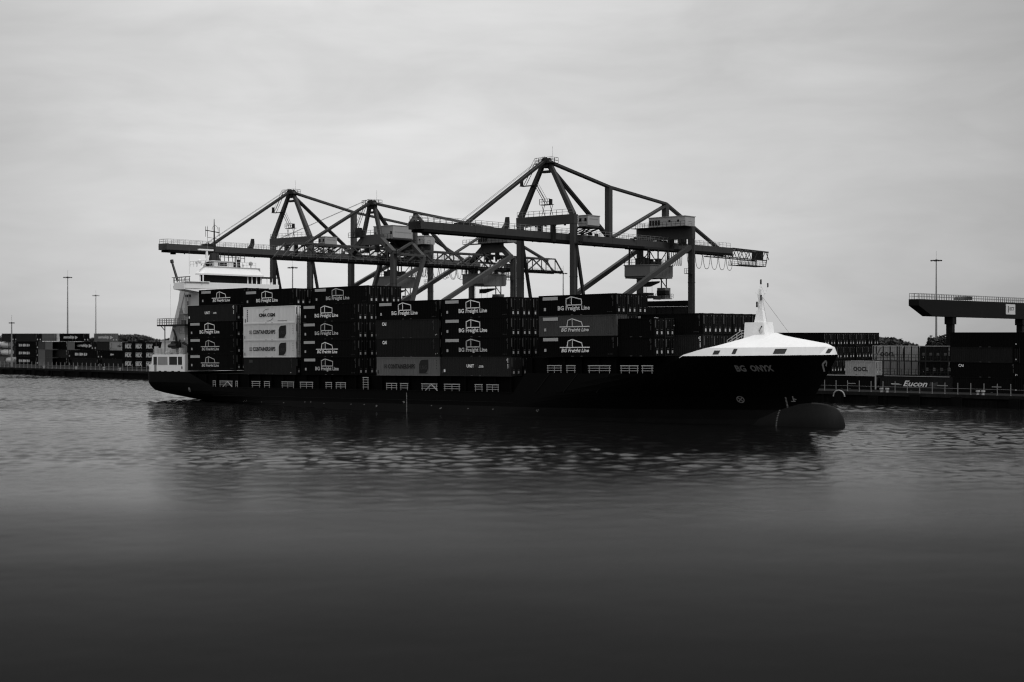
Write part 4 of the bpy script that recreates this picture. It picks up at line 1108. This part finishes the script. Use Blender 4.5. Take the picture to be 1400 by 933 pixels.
        g.box(-6.4,-2.0,-1.7,-.3,zz-.5,zz-.4); g.rail([(-6.4,-1.7,zz-.4),(-2.0,-1.7,zz-.4)],1.1,.9,.04,2); flight((-5.2,-1,zz-.4),(-1.5,-1,zz+6.6)); g.box(-4.2,-2.8,-1.5,-.5,zz-.4,zz+1.8)
    add_part('stair', g, CRANED, root)
    g = MB()                                             # ladder cage on a leg, cable reel
    g.rail([(-GX-.9,.8,3),(-GX-.9,.8,3.1)],.1,.1,.02,1)
    for s in (-.25,.25): g.beam((-GX-.8,s,2),(-GX-.8,s,ZB+D-2),.06,.06)
    for k in range(40): g.beam((-GX-.8,-.25,2+k*.78),(-GX-.8,.25,2+k*.78),.04,.04)
    g.box(GX+.6,GX+1.6,-.5,.9,30.8+D,31.0+D); g.rail([(GX+1.6,-.5,31+D),(GX+1.6,.9,31+D)],1.1,.7,.04,2)
    add_part('ladder', g, CRANED, root)
    trolley(root, 32.5 if not truss else 35.5, zbot+.2, 27.9+D if not truss else 27.6+D)
    if truss: festoon(root, 15.0, 32.0, zbot+.1, 8, 2.6)
    else:
        festoon(root, 41.5, 48.5, zbot+.1, 8, 3.4); festoon(root, 50.5, 71.0, zbot, 6, 3.6)
    g = MB(); rr = random.Random(21 if truss else 22)
    for k in range(10):
        yy = rr.uniform(2, Y2-3); xx = rr.choice((-1.9, 1.9)); L_ = rr.uniform(.8, 2.2)
        g.box(xx-.25, xx+.25, yy, yy+rr.uniform(.3,.9), ztop+.02, ztop+.02+L_*.5)
    for s in (-1, 1):
        g.tube([(s*GX+s*.75, .2, 3), (s*GX+s*.75, .2, ZB+D-1)], .07, 5); g.tube([(s*GX+s*.72, Y2-.3, 3), (s*GX+s*.72, Y2-.3, ZB+D-1)], .09, 5)
        g.box(s*GX-.9, s*GX+.9, Y2-1.6, Y2-.7, 24.0, 24.12); g.rail([(s*GX-.9,Y2-1.6,24.1),(s*GX+.9,Y2-1.6,24.1)],1.1,.6,.035,2)
        g.box(s*GX+.62*s-.3, s*GX+.62*s+.3, -.3, .5, 10.0, 12.2)
    for k in range(14):
        yy = Y2-2.6 + rr.uniform(0, 5.2); xx = rr.uniform(-6, 6); h_ = rr.uniform(.4, 1.5); g.box(xx, xx+rr.uniform(.3, 1.2), yy, yy+.5, ZB+D-.95-h_, ZB+D-.95)
    add_part('fitting', g, CRANED, root)
    # boom-side clutter: junction boxes and lamps on the portal
    g = MB()
    for k in range(5):
        x = -5 + 2.6*k; g.box(x, x+.35, -.95, -.6, ZB+D-.35, ZB+D)
    for k in range(4):
        y = 8+9*k; g.box(1.75,2.05,y,y+.5,zbot-.1,zbot+.25)
    add_part('floodlight', g, CRANED, root)
    return root
CRANE_C = mat('crane_slate_grey_paint', .040, .55, .18, .25, .12, .28)
QC = 'ship-to-shore cranes on the quay'
cC = make_crane(-189.8, 231.0, 'box'); tag(cC, 'tallest grey quay crane with box boom above the bow half of the ship', 'crane', QC)
cA = copy_tree(cC); cA.matrix_world = site(-281.0, 239.0, 2.0); tag(cA, 'grey quay crane with box boom reaching over the white wheelhouse', 'crane', QC)
for o_ in [cC] + list(cC.children_recursive):
    if o_.type == 'MESH' and o_.data.materials[0] == CRANE:
        o_.material_slots[0].link = 'OBJECT'; o_.material_slots[0].material = CRANE_C
cB = make_crane(-245.9, 234.0, 'truss'); tag(cB, 'grey quay crane with lattice truss boom, the lower crane between two others', 'crane', QC)

# ------------------------------------------------------------------ yard containers
YG = 'containers stacked in the yard'
def yard(u, v, z, L, H, paint, label, kind=None, doors=True, turn=False, flip=False):
    M = site(u, v, z)
    if turn: M = M @ Matrix.Rotation(math.radians(90), 4, 'Z')
    return container(M, L, H, paint, label, YG, kind, doors)
def yard_px(px0, v, tier, L, H, paint, label, kind=None, doors=True, base=2.03):
    return yard(u_at(px0, v) + L/2, v, base + tier*(H+.01), L, H, paint, label, kind, doors)
# right of the bow: a block seen end-on
uE = u_at(1131, 246.0)
for r in range(9):
    for t in range(4):
        L = 12.192
        yard(uE - L/2 + random.uniform(-.1,.1), 246.0 + 2.55*r, 2.03 + 2.6*t, L, 2.591, random.choice((CB,CB,CB2)),
             'dark container end, row %s from water, %s, yard block behind the bow' % (['one','two','three','four','five','six','seven','eight','nine'][r], TIER[t]))
uE0 = uE - 12.6
for t in range(4):
    yard(uE0 - 6.1, 249.0, 2.03 + 2.6*t, 12.192, 2.591, CB, 'black container mostly hidden by the white foredeck, %s' % TIER[t], None, False)
# pale boxes, frame, dark stack
yard_px(1160, 239.6, 1, 6.058, 2.591, CL, 'light grey short container with four dark letters beside the ship\'s bow', 'oocl')
yard_px(1120, 239.6, 0, 12.192, 2.591, CB, 'dark container with pale frame under the light grey short container', None)
g = MB(); uu = u_at(1121, 238.3); ue = u_at(1200.5, 238.3)
c_ = yard_px(1207, 239.6, 0, 13.716, 2.591, CB2, 'dark container with white handwritten-style lettering behind the quay fence', 'eucon')
def frame_trim(c, L, H, m_):
    g = MB(); y = -1.24
    g.box(-L/2, L/2, y-.02, y+.02, H-.16, H+.02); g.box(L/2-.28, L/2, y-.025, y+.025, .05, H-.17); g.box(-L/2, -L/2+.2, y-.025, y+.025, .05, H-.17)
    obj('trim', g, m_, c)
for o in list(COL.objects):
    if o.get('label','').startswith('dark container with pale frame'): frame_trim(o, 12.192, 2.591, CL)
g = MB(); g.box(-6.0, 6.3, -1.25, -1.2, 2.53, 2.64); obj('trim', g, CL, c_)
for t in range(4):
    L = 12.192; nm = ['bottom tier','second tier','third tier','top tier'][t]
    yard_px(1304 + (3 if t == 0 else 0), 239.6, t, L, 2.591, CB if t != 2 else CB2, 'black container of the dark stack right of the lattice rack, %s' % nm, 'cai' if t == 1 else None)
    yard_px(1388, 239.6, t, L, 2.591, CB, 'black container cut by the photo edge, %s, under the gantry beam' % nm, 'bare')
yard_px(1303, 243.0, 4-1, 13.716, 2.591, CB, 'black container set back behind the dark stack under the gantry beam', 'block')
yard_px(1255, 255.0, 4, 3.0, 1.0, CB, 'small dark box with pale plate on the lattice rack', None, False)
# reefer rack: steel lattice with pale containers standing behind it
u0 = u_at(1198, 246.5); u1 = u_at(1306, 246.5)
rk = empty('reefer_rack', site(u0, 246.5, 2.0)); tag(rk, 'steel lattice rack with walkways and stair in front of pale containers', 'rack')
Lr = u1 - u0; g = MB()
for k in range(12): g.box(Lr*k/11-.08, Lr*k/11+.08, -.08, .08, 0, 8.0)
for k in range(4): g.box(Lr*k/3.-.08, Lr*k/3.+.08, -1.2, -1.05, 0, 8.0)
obj('post', g, CRANED, rk)
for z in (2.55, 5.2, 7.95):
    g = MB(); g.box(-.2, Lr+.2, -1.25, .1, z-.1, z+.05); obj('walkway', g, STEEL if z > 7 else CRANED, rk)
for z in (2.6, 5.25):
    g = MB(); g.rail([(0,-1.2,z),(Lr,-1.2,z)], 1.1, 1.45, .03, 2); obj('railing', g, CRANED, rk)
g = MB()
for a, c, za, zb in ((.2,1.6,0,2.5),(1.6,.2,2.5,5.1),(.2,1.6,5.1,7.7)):
    g.beam((a,-1.4,za),(c,-1.4,zb),.5,.08)
obj('stair', g, STEEL, rk)
for k in range(16):                                     # power boxes on the dark bays
    if k >= 8:
        g = MB(); xx = Lr*(.60 + .045*(k-8)); g.box(xx, xx+.45, -.3, -.1, 3.4 if k % 2 else 6.2, 4.0 if k % 2 else 6.7); obj('power_box', g, CM, rk)
for t in (1, 2, 0):
    yard_px(1197 + 4*(t==1), 249.2, t, 6.058, 2.591, CL, 'light grey container behind the rack\'s stair, %s' % TIER[t], 'oocl' if t == 2 else None)
    yard_px(1240, 249.2, t, 3.0, 2.591, CL if t else CB, 'narrow %s container behind the lattice rack, %s' % ('pale' if t else 'dark', TIER[t]), None, False)
    yard_px(1262, 249.2, t, 6.058, 2.591, CB2, 'dark container behind the rack\'s power boxes, %s' % TIER[t], 'bare')
# left yard, far away
LV = 255.0
def ly(px, tier, L, paint, what, kind=None, v=LV, doors=True, H=2.591): return yard_px(px, v, tier, L, H, paint, what, kind, doors)
def tank(px, v, z, label):
    o = empty('tank_container', site(u_at(px, v), v, z)); tag(o, label, 'tank container', 'white tank containers')
    g = MB()
    for y in (-1.15, 1.15):
        for x in (-2.95, 2.95): g.box(x-.08, x+.08, y-.08, y+.08, 0, 2.58)
        for zz in (.08, 2.5): g.beam((-2.87,y,zz),(2.87,y,zz),.12,.12)
    for x in (-2.95, 2.95):
        for zz in (.08, 2.5): g.beam((x,-1.07,zz),(x,1.07,zz),.12,.12)
        g.beam((x,-1.07,.2),(x,1.07,2.4),.08,.08)
    obj('frame', g, CG, o)
    g = MB(); g.tube([(-2.85,0,1.3),(-2.7,0,1.3),(-2.45,0,1.3),(2.45,0,1.3),(2.7,0,1.3),(2.85,0,1.3)], [.35,.8,1.02,1.02,.8,.35], 20); obj('tank', g, CW2, o, smooth=True)
for t, p in ((0,17),(1,10),(2,9.5)): tank(p, LV, 2.05 + 2.62*t, 'white tank container at the left edge of the photo, %s' % TIER[t])
for t, p in ((1,-5),(2,-5.5)): tank(p, LV, 2.05 + 2.62*t, 'white tank container cut by the left edge, %s' % TIER[t])
ly(7, 3, 6.058, CB2, 'dark container on top of the white ones at left edge', None)
for t in range(4): ly(26.5, t, 12.192, CB2 if t == 3 else CB, 'black container with pale word, %s, right of the left-edge white ones' % TIER[t], 'band' if t < 3 else None)
for t in range(3):
    ly(57, t, 4.0, CG if t == 2 else CM, 'grey container in the pair left of tall lamp mast, %s, outer column' % TIER[t], None, 251.0, False)
    ly(66.5, t, 4.0, CM if t == 2 else CG, 'grey container in the pair left of tall lamp mast, %s, inner column' % TIER[t], None, 251.0, False)
ly(52.5, 3, 12.192, CM, 'mid grey container on top beside the tall lamp mast', None, 264.0)
ly(82, 3, 1.2, CW2, 'small white crate at the end of the grey top container', None, 264.0, False)
for t in range(3): ly(76, t, 9.0, CB if t != 1 else CB2, 'dark container under the tall lamp mast, %s' % TIER[t], 'bare', 253.0)
ly(86, 3, 13.716, CB, 'black container with pale arrow word behind the tall mast foot', 'samskip', 258.0)
ly(96.5, 2, 4.0, CM, 'narrow grey container right of the tall lamp mast', None, 250.0, False)
ly(104, 2, 10.0, CB, 'black container with pale arrow word below its twin', 'samskip', 252.0)
for t in range(2): ly(103, t, 13.716, CB if t else CB2, 'black container with small pale word between masts, %s' % TIER[t], 'band' if t else None, 250.0)
ly(133, 3, 10.0, CM, 'grey container with pale arrow word right of the shorter mast', 'samskip', 262.0)
ly(137, 2, 7.0, CB2, 'charcoal container between shorter mast and a striped pale one', None, 252.0)
ly(154.5, 2, 6.058, CL, 'pale short container with dark bands beside the stern stacks', 'cma', 252.0)
for t in range(2): ly(145, t, 12.192, CB if t else CB2, 'black container with small pale logo left of the stern stacks, %s' % TIER[t], 'small' if t else None, 250.0)
for k in range(3):
    for t in range(3):
        ly(172 + 14.3*k, t, 6.058, CB, 'black container with pale block letters astern of the ship, %s, %s column' % (TIER[t], ['outer','middle','inner'][k]), 'tag', 248.0, k == 2)

# ------------------------------------------------------------------ quay fences, bollards, tyre
def fence(p0, p1, label):
    ua, ub = u_at(p0, QV+1.0), u_at(p1, QV+1.0); n = round((ub-ua)/2.25)
    r = empty('fence', site(ua, QV+1.0, 2.05)); tag(r, label, 'fence')
    g = MB(); g.box(-.05, .05, -.05, .05, 0, 1.9); g.box(-.1,.1,-.1,.1,0,.05); pm = g.mesh('post', FENCE)
    for i in range(n+1): put('post', pm, r, Matrix.Translation((i*2.25, 0, 0)))
    g = MB(); L_ = n*2.25; g.beam((0,0,.95),(L_,0,.95),.05,.05); obj('rail', g, FENCE, r)
fence(-30, 212, 'thin metal post fence along the quay edge left of the stern')
fence(1112, 1420, 'thin metal post fence along the quay edge right of the bow')
bm = MB(); bm.tube([(0,0,0),(0,0,.45),(0,0,.5),(0,0,.75)], [.24,.2,.36,.34], 12)
bme = bm.mesh('bollard', CL)
for i, (px, lab) in enumerate([(60,'pale mooring bollard on the quay left of both lamp masts'),(104,'pale mooring bollard on the quay between the two lamp masts'),(142,'pale mooring bollard on the quay right of the shorter mast'),(164,'pale mooring bollard on the quay near the stern stacks'),(1205,'pale mooring bollard below the handwritten-style lettering'),(1213,'pale mooring bollard just right of the one below the lettering'),(1337,'pale mooring bollard below the black stack'),(1344,'pale mooring bollard just right of the one below the stack')]):
    tag(put('bollard', bme, None, site(u_at(px, QV+.55), QV+.55, 2.05)), lab, 'bollard', 'bollards on the quay edge')
g = MB(); g.tube([(0+1.1*math.cos(math.pi*k/12), 0, 1.1*math.sin(math.pi*k/12)) for k in range(13)], .13, 6)
tag(obj('mooring_arch', g, CL, matrix=site(u_at(1147, QV-.3), QV-.3, 1.1)), 'pale arched pipe on the quay face just right of the bow', 'pipe arch')
for px, w in ((1159,1.5),(1222,1.4),(1281,1.9),(1356,1.6)):
    g = MB(); g.box(0, w, -.02, .02, 0, .16)
    tag(obj('edge_sign', g, FENCE, matrix=site(u_at(px, QV+.9), QV+.9, 3.35)), 'thin pale sign on the quay fence ' + {1159:'below the light grey short container',1222:'left of the handwritten-style lettering',1281:'right of the handwritten-style lettering',1356:'below the black stack at right'}[px], 'sign', 'signs on the quay fence')

# ------------------------------------------------------------------ rubber-tyred gantry at the right edge
ug = -126.0
rt_ = empty('yard_gantry', site(ug, 287.5, 2.0)); tag(rt_, 'dark yard gantry crane with heavy level beam at the right edge', 'gantry crane')
g = MB(); D = -2.0
g.prism([(-17.6,19.2+D),(60,19.4+D),(60,15.6+D),(-11.2,15.8+D),(-17.6,17.9+D)], 'x', -1.1, 1.1)
gb = obj('beam', g, mat('gantry_dark_paint', .007, .6, .25, .4, .06, .2), rt_)
g = MB(); g.rail([(1.0,-17.5,19.25+D),(1.0,58,19.4+D)], 1.1, 1.2, .035, 2); g.rail([(-1.0,-17.5,19.25+D),(-1.0,58,19.4+D)], 1.1, 1.2, .035, 2); g.rail([(-1,-17.5,19.25+D),(1,-17.5,19.25+D)],1.1,1,.035,2); obj('railing', g, STEEL, gb)
for yy in (0, 38.5):
    g = MB(); g.box(-.65,.65,yy-.7,yy+.7,1.5,13.6); g.box(-.9,.9,yy-.95,yy+.95,12.2,13.78); obj('leg', g, MATS['gantry_dark_paint'], rt_)
    g = MB(); g.box(-.5,.5,yy-2.5,yy+2.5,.7,1.5)
    for k in (-1.8,1.8): g.tube([(-.4,yy+k,.55),(.4,yy+k,.55)],.55,12)
    obj('bogie', g, CRANED, rt_)
vs_ = v_at(1375.5, ug-1.15) - 287.5; ve_ = v_at(1388, ug-1.15) - 287.5
g = MB(); uS = ug + 1.2
sy0, sy1 = v_at(1375.5, uS)-287.5, v_at(1388, uS)-287.5
g.box(1.12, 1.2, sy0, sy1, z_at(430, uS, sy0+287.5)+D, z_at(416, uS, sy0+287.5)+D); sg = obj('sign', g, OFFW, rt_)
g = MB(); w_ = sy1-sy0; zc = z_at(430, uS, sy0+287.5)+D
text(g, 'ECT', 0, 0, w_*.5, .75, 0, .03, fn=lambda a, c: (1.212, sy0+w_*.38+a, zc+.9+c)); g.box(1.202,1.214,sy0+w_*.2,sy0+w_*.28,zc+.4,zc+1.9)
obj('sign_lettering', g, INK, sg)
g = MB(); g.prism([(4.8,19.45+D),(8,19.45+D),(8,20.2+D),(5.4,20.2+D)], 'x', -1.4, 1.4); obj('trolley', g, BLACK, rt_)

# ------------------------------------------------------------------ lamp masts
def lamp(px, py, Y, label, r=1.2):
    p = at_depth(px, Y); ztop = CAM_H + (HOR-py)*Y/F_PX
    o = empty('lamp_mast', Matrix.Translation((p.x, p.y, 2.0))); tag(o, label, 'lamp mast', 'lamp masts in the port')
    H = ztop - 2.0; g = MB(); g.tube([(0,0,0),(0,0,H*.5),(0,0,H)], [.36,.24,.13], 10); obj('pole', g, STEEL, o)
    g = MB(); g.tube([(0,0,H-.5),(0,0,H)], [r*.25,r*.25], 14); 
    g.tube([(r*math.cos(k*math.pi/8), r*math.sin(k*math.pi/8), H-.25) for k in range(17)], .07, 5)
    g.tube([(0,0,H),(0,0,H+2.2)], .03, 4); hd = obj('lamp_head', g, CRANED, o)
    g = MB(); g.box(-.2,.2,-.14,.14,-.2,.1); lm_ = g.mesh('floodlight', CRANED)
    for k in range(8): put('floodlight', lm_, hd, Matrix.Translation((r*math.cos(k*math.pi/4)*1.15, r*math.sin(k*math.pi/4)*1.15, H-.25)))
lamp(92.5, 378.5, 486, 'tall lamp mast above the left yard, the highest one there', 1.15)
lamp(131, 403.5, 640, 'shorter lamp mast above the left yard nearer the ship', 1.2)
lamp(16, 440.5, 447, 'short lamp mast in front of the left-edge white containers', .6)
lamp(400, 365, 418, 'lamp mast seen under the boom near the wheelhouse', 1.1)
lamp(770, 373, 457, 'lamp mast seen between the tallest crane\'s legs', 1.0)
lamp(1280, 355, 374, 'lamp mast beside the yard gantry at right', 1.15)

# ------------------------------------------------------------------ trees beyond the yard
def leaf_cloud(g, c, rx, ry, rz, n, size, rnd):
    for _ in range(n):
        while True:
            p = Vector((rnd.uniform(-1,1), rnd.uniform(-1,1), rnd.uniform(-1,1)))
            if .25 < p.length < 1: break
        q = Vector((c[0]+p.x*rx, c[1]+p.y*ry, c[2]+p.z*rz))
        a = Vector((rnd.uniform(-1,1), rnd.uniform(-1,1), rnd.uniform(-.6,.6))).normalized(); b_ = a.cross(Vector((rnd.uniform(-1,1), rnd.uniform(-1,1), rnd.uniform(-1,1)))).normalized()
        s = size*rnd.uniform(.6,1.4)
        g.add([q-a*s-b_*s*.6, q+a*s-b_*s*.6, q+a*s*.8+b_*s*.6, q-a*s*.7+b_*s*.7], [(0,1,2,3)], 0 if rnd.random() < .6 else 1)
def wood(name, px0, px1, Y, profile, label_kind, size, depth=25):
    rnd = random.Random(int(px0)+5); g = MB(); step = 9 * 2.78 / (F_PX/Y)
    x = px0
    while x < px1:
        yt = interp(x, profile) + rnd.uniform(-.4, 1.2); p = at_depth(x, Y + rnd.uniform(0, depth))
        zt = CAM_H + (HOR-yt)*Y/F_PX; h = max(2.0, zt-2)
        r = rnd.uniform(2.6, 4.2)
        leaf_cloud(g, (p.x, p.y, 2+h*.70), r, r, h*.30, 110, size, rnd)
        leaf_cloud(g, (p.x, p.y+2, 2+h*.35), r*1.2, r, h*.38, 60, size*1.3, rnd)
        x += rnd.uniform(2.0, 3.4) * 1.0
    tag(obj(name, g, [LEAF, LEAFD]), kind='stuff')
wood('woods', -12, 48, 660, [(-12,459.3),(10,458.5),(28,459.5),(48,465)], '', .8)
wood('woods', 124, 258, 640, [(124,463),(140,460),(160,457.8),(180,457.6),(198,459.5),(210,464),(258,466)], '', .8)
wood('woods', 1192, 1246, 470, [(1192,460),(1206,461.5),(1222,461.5),(1232,466),(1246,471)], '', .6)
def tree(px, py, Y, r, label):
    rnd = random.Random(int(px)); p = at_depth(px, Y); H = CAM_H + (HOR-py)*Y/F_PX - 2
    o = empty('tree', Matrix.Translation((p.x, p.y, 2))); tag(o, label, 'tree', 'trees behind the gantry')
    g = MB(); g.tube([(0,0,0),(.1,0,H*.4),(0,.1,H*.8)], [.28,.2,.07], 8)
    for k in range(6):
        a = k*1.05; g.tube([(0,0,H*(.35+.06*k)),(r*.6*math.cos(a), r*.6*math.sin(a), H*(.5+.07*k))], [.1,.03], 5)
    obj('trunk', g, BARK, o)
    g = MB()
    for k in range(9):
        a = rnd.uniform(0,6.28); q = rnd.uniform(.1,.65)*r; leaf_cloud(g, (q*math.cos(a), q*math.sin(a), H*rnd.uniform(.45,.86)), r*.5, r*.5, H*.14, 90, .3, rnd)
    obj('crown', g, [LEAF, LEAFD], o)
tree(1275, 455, 330, 2.2, 'dark tree left of the gantry leg')
tree(1290, 453, 326, 2.6, 'dark tree just behind the gantry leg')
tree(1310, 455, 336, 2.6, 'dark tree right of the gantry leg')
tree(1371, 455, 350, 3.2, 'low dark tree near the far gantry leg')
